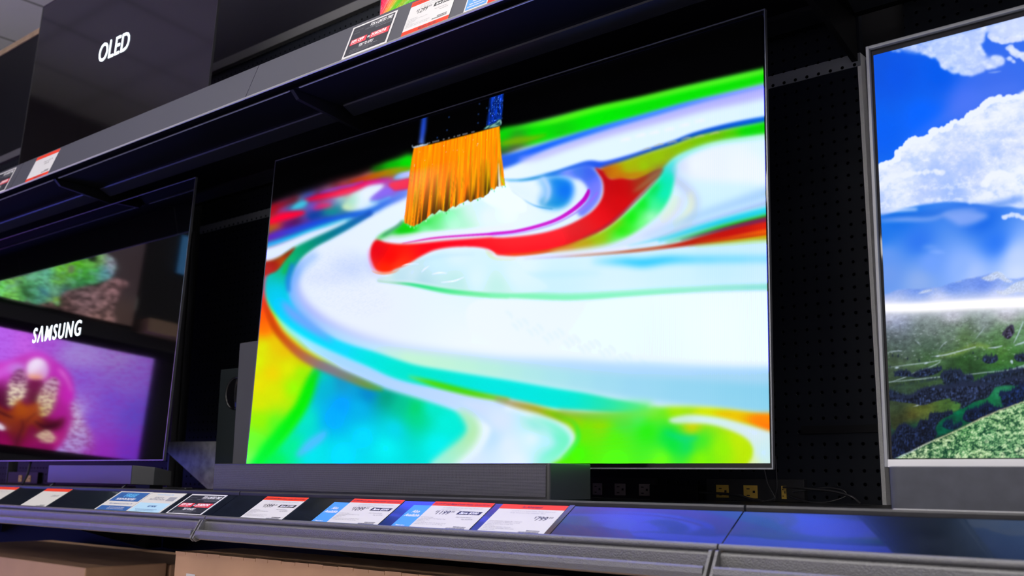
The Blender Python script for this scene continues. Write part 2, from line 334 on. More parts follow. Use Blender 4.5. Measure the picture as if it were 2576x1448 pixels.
    # yellow and orange field at the far left
    a.blob([(560,640),(690,660),(700,700),(690,760),(715,810),(770,870),(830,905),(860,940),(840,1020),(800,1100),(720,1200),(560,1240)],
        C((190,150,225,70,120),(175,240,235,60,95),(185,320,245,50,30),(160,420,255,90,0),(180,500,255,110,0),(170,620,220,235,0),(240,600,235,200,0),(120,720,215,240,0),(230,800,240,212,0),(150,880,232,225,0),(350,760,225,235,0),(330,640,235,190,0),(420,700,215,200,0),(430,800,150,240,0),(380,900,150,250,0),(250,930,215,230,0),(150,1000,215,230,0),(150,1120,150,242,0),(250,1150,90,248,30),(100,1250,110,250,50),(200,1320,40,250,50),(90,1390,120,255,90)),soft=5)
    a.blob(C((40,120),(60,20),(200,-10),(330,-60),(420,-30),(300,30),(240,100),(150,130)),C((200,90,170,15,10),(120,60,150,0,40),(300,0,150,40,10),(250,70,220,120,0),(280,30,190,100,0)),soft=3)
    # cyan field bottom left
    a.blob(C((540,740),(700,790),(900,860),(1100,920),(1290,975),(1450,1035),(1530,1100),(1560,1190),(1510,1270),(1400,1350),(1300,1420),(1200,1480),(50,1480),(130,1400),(250,1300),(350,1180),(430,1050),(480,920)),
        C((560,830,0,200,190),(600,880,0,180,215),(700,860,20,150,200),(700,1010,0,160,255),(640,1100,0,172,252),(880,940,0,135,205),(820,1040,0,180,235),(1000,960,0,160,130),(1100,1010,0,195,150),(1200,1040,0,212,110),(1210,1090,0,215,140),(1300,1040,0,232,205),(1400,1130,0,238,220),(1350,1280,0,240,240),(1000,1300,0,240,245),(1050,1180,0,215,235),(850,1220,0,218,250),(700,1350,0,225,250),(500,1350,0,228,240),(450,1100,0,228,200),(350,1300,0,238,150),(250,1380,0,242,90)),soft=6)
    a.ribbon(C((400,1360,20),(480,1290,50),(560,1230,44),(600,1190,10)),(90,185,255),soft=5,op=.8)
    a.ribbon(C((545,770,20),(500,850,50),(470,930,60),(430,1020,60),(370,1110,64),(290,1210,66),(210,1310,60),(110,1430,50)),[(20,200,30),(0,232,0),(0,238,0),(0,240,0),(0,242,20),(0,244,40),(0,248,60)],soft=6)
    # mauve-brown and red-orange outer arc
    a.ribbon(C((180,310,14),(205,400,26),(255,500,34),(330,590,40),(420,670,46),(520,730,50),(640,780,52),(760,830,50),(880,880,44),(980,910,24)),[(240,50,20),(205,60,0),(205,60,0),(200,80,20),(185,95,60),(150,110,110),(130,120,140),(120,130,110),(110,150,60),(60,170,70)],soft=4,op=.95)
    # yellow green hem, pale ribbon, cyan arc
    a.ribbon(C((235,130,10),(212,220,18),(215,310,24),(255,400,26),(320,490,26),(400,570,22),(470,640,12)),[(120,200,60),(170,225,40),(190,235,0),(200,235,0),(205,225,0),(180,190,60)],soft=2.5)
    a.ribbon([(702,790,8),(722,820,18),(760,850,24),(805,880,28),(860,908,32),(920,933,36),(980,958,40),(1048,977,44),(1122,997,50),(1197,1018,60),(1262,1046,70)],[(150,245,225),(150,240,235),(160,232,252),(165,215,255),(170,212,255),(178,212,255),(185,215,252),(195,220,252),(205,228,254)],soft=5)
    a.ribbon([(937,531,6),(882,563,11),(830,590,16),(788,611,22),(748,637,34),(718,665,50),(702,695,56),(697,727,58),(705,760,54),(726,790,46),(756,818,40),(792,843,34),(836,866,32),(882,885,34),(936,904,40),(992,926,46),(1047,942,46),(1122,955,46),(1197,967,46),(1280,980,46),(1395,1002,50),(1472,1011,44),(1549,1022,34),(1630,1030,16)],
        [(0,50,170),(0,80,160),(0,110,135),(0,140,110),(10,170,115),(10,185,130),(0,200,235),(0,205,250),(0,215,250),(0,225,245),(0,220,250),(20,215,250),(0,228,230),(0,230,215),(0,230,205),(0,230,215),(0,230,225),(0,230,225),(0,230,215),(40,225,170),(110,225,120)],soft=4)
    a.ribbon([(742,640,8),(726,672,16),(718,690,14)],(10,190,60),soft=4,op=.8)
    a.ribbon([(760,620,8),(742,655,14),(727,700,14),(728,735,8)],(20,120,225),soft=4,op=.8)
    a.ribbon(C((300,320,18),(360,390,50),(450,460,54),(550,530,36),(640,590,12)),(125,158,250),soft=6,op=.85)
    a.ribbon(C((1150,822,8),(1300,865,26),(1450,905,30),(1620,945,28),(1830,985,22)),[(120,225,140),(80,215,0),(70,215,0),(80,210,0),(130,190,40)],soft=4)
    a.ribbon(D((20,940,14),(150,975,30),(280,1005,34),(400,1045,34),(520,1080,30),(800,1110,20)),[(150,150,150),(170,150,90),(165,160,20),(150,180,0),(130,190,0),(100,200,90)],soft=5)
    # white tongue at the bottom with pale fringes
    a.blob(C((1480,1480),(1620,1340),(1690,1230),(1700,1140),(1640,1070),(1500,1000),(1700,1010),(1830,1050))+D((60,1000),(180,1030),(300,1090),(400,1140),(490,1200),(440,1290),(340,1370),(200,1480)),
        [(1200,1030,205,222,254),(1260,1060,215,230,254),(1240,1100,190,225,252),(1280,1120,222,238,255),(1340,1100,226,244,255),(1380,1110,190,240,250),(1410,1100,110,240,205),(1395,1150,110,240,215),(1350,1070,150,235,225),(1180,1150,215,232,255),(1300,1160,228,242,255)],soft=5)
    a.ribbon(C((1490,1050,20),(1560,1110,56),(1590,1180,66),(1550,1260,74),(1450,1350,84),(1330,1450,80)),[(165,232,190),(170,232,180),(175,232,165),(165,235,190),(140,240,220)],soft=7,op=.9)
    # green field bottom right
    a.blob(D((330,1012),(560,1040),(800,1040),(1000,1005),(1200,990),(1450,1000),(1700,1030),(1900,1050),(1900,1200),(1710,1200),(1705,1290),(1650,1440),(380,1440),(480,1300),(545,1200),(500,1120),(420,1060)),
        D((400,1050,120,200,0),(520,1090,150,215,0),(600,1180,110,232,0),(560,1280,70,250,0),(700,1120,140,220,0),(800,1200,90,242,0),(850,1100,80,225,60),(950,1060,70,235,90),(1050,1020,110,235,40),(1000,1150,40,238,0),(1150,1180,0,225,70),(1260,1240,0,222,100),(1180,1230,0,228,60),(1350,1200,60,235,40),(1300,1120,220,210,0),(1200,1010,170,235,0),(1400,1000,215,235,0),(1600,1035,235,205,0),(1790,1080,252,150,0),(1500,1260,150,242,0),(1600,1220,195,235,0),(1650,1300,190,232,0),(1100,1320,110,252,20),(800,1330,90,255,10),(1350,1330,130,245,0)),soft=5)
    for k in range(9):
        y=1110+k*27
        a.ribbon(D((560,y+40,2),(800,y+26,7),(1000,y-2,8),(1150,y-30,2)),(40,245,90),soft=2.5,op=.35)
    a.blob(D((1300,1030),(1450,1015),(1650,1035),(1900,1070),(1900,1200),(1795,1142),(1650,1095),(1450,1060)),D((1350,1035,215,235,0),(1550,1045,240,200,0),(1790,1090,255,140,0),(1790,1130,255,110,10)),soft=4)
    a.blob(D((1150,1072),(1250,1045),(1350,1045),(1500,1065),(1650,1105),(1800,1150),(1900,1180),(1900,1440),(1640,1440),(1690,1320),(1700,1260),(1640,1190),(1520,1135),(1400,1105),(1280,1100),(1180,1098)),D((1200,1075,200,235,215),(1400,1080,212,240,240),(1700,1150,218,236,245),(1750,1300,205,236,250),(1690,1340,225,240,170)),soft=4)
    a.ribbon(D((250,1062,16),(370,1105,34),(455,1165,44),(478,1215,44),(430,1280,44),(330,1360,40)),[(150,235,215),(130,240,215),(120,242,205),(110,242,195),(120,245,200),(150,245,220)],soft=6)
    a.ribbon(D((400,1040,10),(520,1085,16),(560,1160,16),(545,1230,16),(460,1330,14)),[(130,180,20),(90,215,20),(40,235,60),(40,245,80),(60,250,60)],soft=4,op=.9)
    a.ribbon(D((430,1022,16),(600,1048,34),(800,1050,40),(950,1035,40),(1080,1012,24)),[(140,160,60),(125,190,50),(110,215,60),(100,230,80),(130,235,60)],soft=6,op=.9)
    a.ribbon(D((760,985,20),(900,985,40),(1040,985,30)),[(30,232,180),(60,235,140),(110,238,100)],soft=8,op=.8)
    a.ribbon(D((1120,1150,6),(1180,1180,22),(1260,1200,34),(1340,1190,16)),(0,218,130),soft=5,op=.7)
    # inner white relief at the left
    a.blob(C((620,60),(760,20),(860,60),(880,140),(780,170),(640,130)),(165,190,245),soft=16,op=.8)
    a.blob(C((440,150),(560,110),(720,150),(700,190),(520,200)),(195,210,248),soft=10,op=.7)
    def weave(X,Y,c):
        n=fbm(X*.22+Y*.1,Y*.35,3,5); m=np.sin((X*.55+Y*.95))*.5+np.sin(X*.32-Y*.7)*.3
        return np.clip(c-np.array([.10,.07,.0])*np.clip(n-.42+m*.12,0,1)[...,None]*1.6,0,1)
    a.blob(C((450,60),(700,-40),(860,80),(920,200),(1050,330),(900,420),(700,400),(560,340),(470,230)),(232,238,253),soft=8,op=.45,tex=weave)
    # pale glaze below the red stroke
    a.blob(A((1020,1392),(1120,1360),(1230,1300),(1400,1245),(1600,1235),(1700,1262),(1760,1310),(1911,1330))+[(1330,690),(1380,725),(1280,738),(1150,728),(1040,709),(975,708),(950,700),(985,692)],
        [(1010,700,190,225,240),(1040,690,205,232,245),(1100,660,205,240,248),(1150,640,220,244,250),(1200,700,220,245,252),(1250,720,195,240,235),(1150,715,190,235,235),(1300,690,222,245,252),(1060,705,180,222,235),(970,700,205,235,235)],soft=3)
    for P,w in ((C((1240,120),(1260,100),(1290,80)),5),(C((1310,135),(1360,125),(1410,128)),7),(C((1370,190),(1460,180),(1525,155)),7),(A((1080,1360),(1130,1345),(1200,1345)),6)):
        a.ribbon([(P[0][0],P[0][1],1),(P[1][0],P[1][1],w*.5),(P[2][0],P[2][1],1)],(250,250,255),soft=1.2)
    a.ribbon(C((1100,160,2),(1200,60,10),(1400,10,14),(1600,0,6)),(190,228,240),soft=4,op=.7)
    a.ribbon(A((1690,1245,3),(1730,1290,10),(1790,1305,10),(1911,1310,6)),(214,232,150),soft=2,op=.8)
    a.ribbon(A((1700,1240,3),(1745,1268,10),(1770,1295,10),(1850,1305,8),(1911,1308,6)),(236,232,250),soft=1.6)
    a.ribbon(A((836,1230,4),(842,1300,12),(865,1370,16),(890,1400,6)),(238,150,225),soft=2.5,op=.85)
    a.ribbon(A((860,1395,3),(900,1412,8),(960,1415,8),(1020,1405,6),(1060,1385,2)),(255,130,80),soft=1.8)
    a.ribbon(A((820,1270,10),(830,1350,20),(870,1420,22),(950,1440,18)),(190,200,240),soft=5,op=.5)
    # ---------------- upper left medley ----------------
    a.blob(A((60,960),(160,905),(300,850),(450,800),(600,745),(750,705),(900,650),(1040,590),(1160,555),(1150,760),(1110,840),(960,900),(830,965),(700,1030),(540,1100),(380,1180),(200,1260),(60,1300)),
        A((150,950,170,0,10),(300,870,110,20,40),(400,850,30,60,170),(480,830,80,20,60),(600,770,90,10,20),(700,740,120,30,20),(760,700,90,30,20),(330,910,50,190,215),(270,940,40,110,180),(200,950,150,60,160),(430,930,120,80,220),(550,900,150,60,200),(480,930,240,10,90),(540,940,230,120,40),(600,930,0,150,180),(520,990,0,70,150),(430,990,20,60,160),(420,1040,110,30,160),(300,1030,80,10,80),(250,1080,90,0,120),(150,1060,230,70,20),(130,1100,130,110,20),(170,1150,100,0,150),(650,870,130,220,200),(700,880,200,225,190),(740,840,225,235,250),(620,860,160,200,240),(650,970,30,120,140),(760,960,20,80,200),(850,900,120,200,240),(900,870,110,90,235),(960,800,150,110,245),(980,830,120,90,240),(1080,820,90,110,240),(950,880,60,120,240),(1000,760,200,0,170),(900,760,190,20,190),(840,790,200,160,240),(780,760,220,0,110),(1080,690,150,170,250),(1110,610,0,215,0),(1000,620,10,170,0),(900,660,20,100,0),(1120,650,90,175,0),(1000,690,175,120,0),(880,715,190,80,0),(780,750,215,40,0),(650,800,230,0,20)),soft=8)
    a.blob(A((1150,562),(1060,585),(960,610),(860,650),(900,670),(1000,655),(1150,640)),A((1120,600,0,225,0),(1000,625,0,185,0),(890,655,10,110,0)),soft=5)
    a.ribbon(A((700,748,10),(820,722,24),(950,685,34),(1060,660,30),(1150,655,24)),[(180,40,0),(200,70,0),(185,120,0),(140,160,0),(110,170,0)],soft=4)
    a.ribbon(A((370,885,16),(470,860,30),(600,835,34),(720,800,34),(820,765,30),(920,745,18),(1000,735,8)),[(220,0,40),(240,0,60),(250,0,70),(245,0,80),(225,0,150),(200,0,200)],soft=3.5)
    a.ribbon(A((480,830,6),(600,795,14),(700,775,12),(800,745,8)),(150,60,220),soft=3,op=.8)
    a.blob(A((985,765),(1040,742),(1150,722),(1150,790),(1060,808),(1010,805)),(240,0,70),soft=3)
    a.ribbon(A((1020,722,8),(1070,705,30),(1150,685,36)),[(40,180,230),(190,190,255),(195,190,255)],soft=3)
    a.blob(A((835,778),(945,765),(925,810),(860,865),(850,890),(915,905),(880,945),(790,968),(700,965),(640,930),(690,880),(740,830)),A((900,785,222,235,255),(820,850,232,240,255),(780,930,225,240,255),(680,930,205,230,180),(700,890,150,220,200),(870,920,190,225,250)),soft=4)
    a.ribbon(A((850,880,8),(900,850,26),(960,820,34),(1010,810,20)),(130,90,240),soft=3.5)
    a.ribbon(A((850,895,6),(930,890,12),(1000,860,10)),(110,200,250),soft=3,op=.8)
    a.blob(A((270,950),(320,900),(390,885),(380,915),(320,945)),(60,195,225),soft=4)
    a.blob(A((100,1030),(200,975),(340,958),(375,975),(300,1010),(200,1035),(110,1055)),(250,0,55),soft=3.5)
    a.ribbon(A((100,960,20),(200,915,34),(320,868,20)),[(190,0,20),(150,0,10),(80,0,10)],soft=5,op=.8)
    a.ribbon(A((440,950,10),(500,930,24),(560,915,10)),(240,20,110),soft=4,op=.8)
    a.blob(A((400,980),(500,950),(620,940),(600,990),(520,1000),(420,1030)),A((450,990,10,60,160),(560,960,0,140,150)),soft=5)
    # blue / cyan / white diagonal
    a.ribbon(A((40,1190,40),(150,1140,44),(300,1100,44),(500,1040,40),(700,995,36),(850,960,34),(960,905,30),(1060,860,28),(1130,825,24)),[(110,0,170),(90,40,200),(40,70,220),(10,80,230),(0,90,225),(0,90,220),(10,90,230),(60,110,240),(90,120,240)],soft=4.5)
    a.ribbon(A((40,1225,34),(150,1195,38),(300,1145,36),(480,1085,34),(640,1040,28),(720,1015,10)),[(20,160,240),(40,170,245),(0,170,235),(0,180,235),(60,200,240),(110,210,240)],soft=4)
    a.ribbon(A((40,1290,80),(150,1262,80),(280,1210,74),(420,1145,60),(560,1090,40),(680,1035,14)),(222,236,254),soft=4)
    a.ribbon([(937,535,10),(882,566,14),(830,592,18),(788,612,20),(752,633,26),(728,655,34)],[(0,60,190),(0,110,170),(0,120,140),(0,140,120),(0,165,110),(10,185,110)],soft=3.5)
    a.blob([(560,690),(668,662),(700,650),(745,622),(720,655),(700,680),(680,690),(600,720)],[(690,665,160,20,10),(720,640,150,30,10),(680,680,190,40,40),(712,655,190,90,0)],soft=3)
    # black above
    # ---------------- brush ----------------
    a.blob(A((1095,1030),(1150,1060),(1250,1020),(1350,965),(1430,945),(1500,930),(1640,880),(1800,860),(1900,900),(1900,1040),(1600,1085),(1300,1110),(1100,1140),(960,1160),(890,1165),(960,1110),(1040,1075)),
        A((1060,1110,0,205,0),(1130,1085,0,215,0),(960,1140,20,190,40),(1250,1040,40,225,60),(1350,990,90,240,110),(1250,1090,150,248,190),(1400,1000,150,250,200),(1450,1060,190,248,225),(1600,930,215,245,245),(1700,1000,232,247,254),(1850,960,240,248,255),(1000,1160,200,225,240)),soft=4)
    a.ribbon(A((930,1160,4),(1050,1145,14),(1300,1125,18),(1600,1105,18),(1900,1070,12)),(236,238,254),soft=4)
    a.ribbon(A((1085,1030,10),(1060,1060,14),(1000,1100,12),(940,1140,6)),(60,110,130),soft=3,op=.7)
    a.blob(F((960,1060),(1060,960),(1130,720),(1150,900),(1200,900),(1260,1000),(1372,1080),(1372,1200),(1100,1150)),(240,248,255),soft=3)
    tip=[(1190,940),(1160,945),(1140,960),(1110,950),(1085,985),(1060,965),(1030,1020),(1000,1040),(980,1060),(950,1055),(925,1068),(890,1080),(860,1102),(830,1080),(790,1105),(750,1120),(715,1150),(690,1140),(650,1170),(625,1195),(600,1190),(560,1175),(540,1195),(515,1220),(490,1210),(455,1240),(430,1270),(400,1285),(370,1310),(340,1318),(315,1335),(280,1325),(255,1310),(228,1305)]
    rim=F((315,580),(480,548),(700,492),(900,440),(1138,372),(1145,500),(1152,620),(1175,800),*tip,(225,1250),(236,1180),(255,1000),(275,830),(295,690))
    def bristle(X,Y,c):
        fx=(X-960)*3.811; fy=(Y-220)*3.811
        top=580-(fx-315)*.2527; bot=1335-(fx-300)*.445
        v=np.clip((fy-top)/np.maximum(bot-top,1),0,1.1)
        u=(fx+ v*(90*(1-(fx-230)/950)))/950.
        n1=vnoise(u*70,v*2.2,3); n2=vnoise(u*190,v*3,4); n3=vnoise(u*44+3,v*1.1,8)
        col=np.stack([1.-.05*n2,.66-.20*n1+.20*(n2-.5)+.06*(u-.5),0*u],-1)
        col[...,1]-=.16*np.clip(.28-u,0,1)/.28*1.0
        dark=np.clip((n3-.50)*3.4,0,1)*np.clip((v-.42)*2.0,0,1); dark=np.maximum(dark,np.clip((vnoise(u*30+50,v*.8,18)-.62)*5,0,1)*np.clip((v-.72)*4,0,1))
        dark=np.maximum(dark,np.clip((n2-.68)*2.4,0,1)*np.clip((v-.12)*1.1,0,1))
        green=np.clip((vnoise(u*34+9,v*1.2,12)-.5)*2.4,0,1)*np.clip((v-.3)*1.3,0,1)
        col=col*(1-.55*green[...,None])+np.array([.66,.74,.0])*.55*green[...,None]
        col=col*(1-dark[...,None]*.82)+np.array([.22,.12,0.])*dark[...,None]*.82
        hi=(vnoise(fx*.10,fy*.05,21)>.965)&(v<.3)
        col[hi]=col[hi]*.4+.55
        return np.clip(col,0,1)
    a.blob(rim,(255,165,0),soft=.7,tex=bristle,smooth=False)
    for k in range(60):
        t=(k*.618)%1; i=int(t*(len(tip)-1)); p=F(tip[i])[0]
        a.ribbon([(p[0],p[1]+1,.6),(p[0]+.6,p[1]+3,2.0),(p[0]+1,p[1]+6,.6)],[(210,250,215),(0,200,30),(235,248,255)][k%3],soft=.8,op=.8)
    a.ribbon(F((1128,730,5),(1132,850,14),(1140,960,26),(1150,1040,40)),(240,248,252),soft=1.5)
    a.ribbon(F((1150,850,3),(1168,900,12),(1185,945,10)),(190,225,0),soft=1.2)
    # handle reflections
    a.ribbon(F((418,272,44),(405,400,50),(392,500,44),(388,545,56)),[(20,60,170),(30,70,200),(30,60,180),(110,150,215)],soft=2.5)
    def sparkle(X,Y,c):
        n=vnoise(X*.9,Y*.06,31)*.8+vnoise(X*.35,Y*.1,32)*.4
        s=(vnoise(X*.6,Y*.6,33)>.86)
        c=c*np.clip(n,.12,1.3)[...,None]; c=np.array(c); c[s]=(.35,.6,1.)
        return np.clip(c,0,1)
    a.blob(F((1050,70),(1172,48),(1166,200),(1150,330),(1030,385),(1010,370),(1030,240),(1042,150)),(10,70,235),soft=1.4,tex=sparkle,smooth=False)
    for x,y in ((945,162),(1014,202),(1083,188),(1162,176),(935,260),(931,345),(1168,130),(1170,62),(1160,300),(653,288),(634,413),(540,485),(1065,270)):
        p=F((x,y))[0]; a.ribbon([(p[0],p[1]-1.5,1),(p[0],p[1],2.6),(p[0],p[1]+1.5,1)],(70,130,255),soft=.8,op=.9)
    a.blob(F((985,405),(1020,370),(1090,345),(1140,305),(1156,350),(1140,372),(1060,392)),(40,90,90),soft=1.2)
    for q in ((1000,400,1040,372),(1040,390,1110,350),(1110,345,1148,318),(1148,318,1152,360),(1060,385,1130,368)):
        a.ribbon(F((q[0],q[1],3),((q[0]+q[2])/2,(q[1]+q[3])/2-4,9),(q[2],q[3],3)),(180,235,220),soft=.9)
    a.ribbon(F((300,555,5),(312,578,10),(380,562,16),(450,548,10)),(190,215,240),soft=1.2)
    for x in range(330,900,17):
        y=580-(x-315)*.2527-3; 
        if vnoise(np.array([x*.31]),np.array([1.]),3)[0]>.45: p=F((x,y))[0]; a.ribbon([(p[0]-2,p[1],.8),(p[0],p[1]-1,2.6),(p[0]+2,p[1]-.6,.8)],(215,220,235),soft=.7,op=.9)
    # the panel's pixel columns show faintly toward the near edge
    X=(np.arange(a.w)/a.r+a.x0)[None,:,None]; a.img[:]=a.img*(1-(.5+.5*np.sin(X*1.22))*np.clip((X-1560)/330,0,1)*np.array([.05,.02,.005]))
    return a
def cells(X, Y, size, seed=1):
    # distance to the nearest jittered dot, with the dot's own radius factor
    gx=np.floor(X/size).astype(np.int64); gy=np.floor(Y/size).astype(np.int64); best=np.full(X.shape,9.)
    for i in (-1,0,1):
        for j in (-1,0,1):
            cx=gx+i; cy=gy+j
            jx=vnoise(cx*1.0,cy*1.0,seed); jy=vnoise(cx*1.0,cy*1.0,seed+7); rr=.6+.8*vnoise(cx*1.0,cy*1.0,seed+13)
            d=np.hypot((X/size-(cx+.15+.7*jx)),(Y/size-(cy+.15+.7*jy)))/rr
            best=np.minimum(best,d)
    return best
def art_landscape():
    a=Art(2180,10,2600,1180,.95)
    G=lambda *p: crop_pts(p,1900,80,2.784)
    M=lambda *p: crop_pts(p,2150,600,3.62)
    I=lambda *p: crop_pts(p,2150,950,4.136)
    J=lambda *p: crop_pts(p,1860,0,3.598)
    full=[(2100,-50),(2700,-50),(2700,1300),(2100,1300)]
    a.blob(full,G((870,250,10,85,228),(1000,300,5,85,235),(1300,300,0,90,240),(1700,380,60,110,240),(900,700,0,95,245),(1200,600,0,100,250),(1500,480,70,115,245),(1000,1300,0,110,235),(900,1400,10,115,235),(1600,1300,20,105,235))+M((600,20,30,115,240),(1300,20,40,120,245),(300,150,95,150,242),(300,300,110,155,238),(700,200,110,160,248),(1000,250,140,180,250),(1500,150,190,212,253),(1500,300,205,222,254),(600,380,140,175,240),(1100,300,170,198,250)),soft=1,smooth=False)
    def cloud(lo,fx=.02,sd=1,k=5.):
        def t(X,Y,c):
            n=fbm(X*fx*2.2,Y*fx*3,5,sd); m=fbm(X*fx*6,Y*fx*7,4,sd+9)
            sh=np.clip((n-.38)*2.2,0,1)*.65+m*.35
            w=np.array([.95,.975,1.])
            return c*(1-sh[...,None])+w*sh[...,None]
        return t
    def puffs(pts,rad,cols,tex,seed,soft=.9,op=1.):
        # cauliflower edge: many overlapping lobes along an outline
        rnd=np.random.RandomState(seed); P=crom(pts,7,False)
        for x,y in P[:,:2]:
            r=rad*(.55+.9*rnd.rand()); x+=rnd.randn()*rad*.25; y+=rnd.randn()*rad*.25
            th=np.linspace(0,6.283,9)[:-1]; rr=r*(.8+.4*rnd.rand(8))
            a.blob(np.stack([x+rr*np.cos(th),y+rr*.85*np.sin(th)],1),cols,soft,op,tex)
    # high broken cloud
    tc=cloud(0,.03,3)
    wc=[(2400,100,195,212,250),(2500,140,190,208,250),(2560,60,215,225,252),(2300,125,150,180,248)]
    a.blob(J((1500,430),(1900,320),(2260,235),(2400,190),(2640,110),(2640,300),(2560,350),(2430,370),(2330,350),(2260,290),(2210,400),(2240,500),(2400,540),(2380,590),(2240,620),(2060,650),(1900,600),(1840,540),(1700,480),(1600,480)),wc,4,.9,tc)
    puffs(J((1520,425),(1700,460),(1850,540),(1900,600),(2060,655),(2240,620),(2400,560),(2330,520)),7,wc,tc,4,1.6,.75)
    puffs(J((2250,250),(2230,330),(2200,430),(2240,500)),6,wc,tc,5,1.6,.7)
    puffs(J((2300,330),(2400,375),(2500,360),(2640,330)),7,wc,tc,6,1.4,.8)
    puffs(J((2480,430),(2530,480),(2640,520)),8,wc,tc,7,1.4,.8)
    puffs(J((1420,458),(1480,465)),3,wc,tc,8,1.6,.6); puffs(J((2460,520),(2520,560)),4,wc,tc,9,1.5,.6)
    a.ribbon(J((2280,655,4),(2340,650,14),(2400,640,4)),(130,165,245),soft=1.5)
    # glow beside the big cumulus
    a.ribbon(G((1050,800,20),(1350,600,70),(1640,440,90),(1900,390,80)),(75,120,245),soft=12,op=.8)
    big=G((860,960),(940,920),(1000,900),(1012,860),(1065,805),(1095,762),(1135,742),(1170,758),(1250,722),(1265,690),(1350,672),(1410,635),(1500,612),(1525,572),(1600,540),(1645,488),(1700,466),(1760,470),(1830,452),(1960,450),(1960,1150),(1780,1210),(1600,1200),(1400,1180),(1200,1200),(1050,1230),(860,1262))
    bc=G((1000,930,225,234,254),(1100,800,232,240,254),(1250,760,236,243,255),(1350,760,205,220,253),(1400,850,210,222,253),(1300,950,176,200,252),(1100,1000,215,228,254),(950,1050,232,240,255),(1000,1150,225,235,254),(1200,1100,190,208,252),(1400,1100,160,190,250),(1500,950,190,208,252),(1600,700,235,242,255),(1550,780,215,226,254),(1750,560,236,243,255),(1750,700,200,216,253),(1700,850,196,213,252),(1600,1020,200,215,252),(1700,1000,232,240,255),(1650,1150,236,243,255),(1850,1000,238,245,255),(1850,800,215,226,254),(900,1220,170,195,250))
    def cum(X,Y,c):
        n=fbm(X*.045,Y*.06,5,17)+.35*(fbm(X*.16,Y*.2,3,23)-.5)
        s=np.clip((n-.5)*2.6,-1,1)[...,None]
        lit=np.array([.97,.985,1.]); sh=np.array([.60,.73,.985])
        return np.where(s>0,c*(1-s*.75)+lit*s*.75,c*(1+s*.5)-sh*s*.5)
    a.blob(big,bc,1.6,1,cum)
    puffs(G((870,950),(940,915),(1000,895),(1015,850),(1065,800),(1100,762),(1140,745),(1170,758),(1250,722),(1265,690),(1350,672),(1410,635),(1500,612),(1525,572),(1600,540),(1645,488),(1700,466),(1760,470),(1830,452),(1960,450)),7,(238,245,255),None,11,.7)
    puffs(G((890,1060),(960,1010),(1040,1000),(1120,985),(1200,975),(1320,970)),6,(236,243,255),None,12,1.4,.75)
    puffs(G((1620,1060),(1680,1000),(1740,985),(1800,1000),(1900,960)),8,(240,246,255),None,13,1.2,.85)
    puffs(G((1520,1180),(1600,1150),(1660,1130)),6,(236,243,255),None,14,1.6,.7)
    a.ribbon(G((1500,640,8),(1620,620,16),(1740,600,10)),(246,250,255),soft=2,op=.8)
    a.ribbon(G((860,1290,20),(1050,1285,46),(1250,1270,60),(1450,1240,60),(1650,1215,46),(1900,1150,30)),[(40,110,225),(20,105,225),(30,110,228),(50,120,235),(70,130,238),(60,125,240)],soft=6,op=.9)
    a.ribbon(G((860,1250,14),(1000,1240,22),(1150,1232,14)),(215,228,254),soft=3)
    a.ribbon(G((880,1315,10),(1050,1305,26),(1250,1300,20),(1400,1250,14),(1560,1235,8)),(135,170,246),soft=4)
    a.blob(G((1330,1270),(1500,1240),(1650,1270),(1600,1310),(1520,1340),(1440,1345),(1400,1320)),(140,172,247),soft=5,op=.85)
    puffs(G((1765,1290),(1830,1270),(1900,1290)),5,(215,228,252),None,15,1.2,.9)
    a.ribbon(M((620,65,4),(700,62,26),(780,70,6)),(130,172,248),soft=4,op=.7); a.ribbon(M((690,105,4),(770,108,24),(850,112,4)),(140,180,250),soft=3,op=.8)
    # mountains
    a.blob(M((240,520),(320,485),(400,455),(500,446),(600,448),(720,432),(800,428),(870,400),(950,378),(1040,352),(1110,338),(1170,330),(1220,315),(1270,300),(1320,297),(1370,320),(1420,348),(1500,350),(1600,330),(1600,640),(240,640)),M((300,500,115,150,232),(600,480,110,148,235),(900,430,105,145,236),(1200,420,105,142,236),(1500,420,150,180,245),(300,560,205,212,245),(800,560,200,210,246),(1300,540,195,208,248)),1.2,1,lambda X,Y,c:np.clip(c+(fbm(X*.2,Y*.3,3,5)-.5)[...,None]*.10,0,1),smooth=False)
    def snow(X,Y,c):
        return c
    for P,w in (((1170,345,4),(1250,345,60),(1330,315,60),(1400,360,40),(1460,380,10)),9),(((590,490,4),(650,470,24),(720,455,14)),5),(((1300,460,4),(1380,480,40),(1500,430,90),(1600,420,120)),9),(((1040,345,2),(1120,336,6)),2),(((930,385,2),(990,372,8)),2),(((735,445,2),(760,452,10)),2):
        Pq=M(*P)
        a.ribbon(Pq,(225,236,253),soft=1.5,op=.75,tex=lambda X,Y,c:np.clip(c*(.72+.42*fbm(X*.5+Y*.3,Y*.35,3,44))[...,None],0,1))
    # valley, hazed near the bright band
    def turf(X,Y,c):
        n=fbm(X*.09,Y*.14,5,71); m=fbm(X*.5,Y*.6,3,72)
        return np.clip(c*(.60+.48*n+.16*(m-.4))[...,None],0,1)
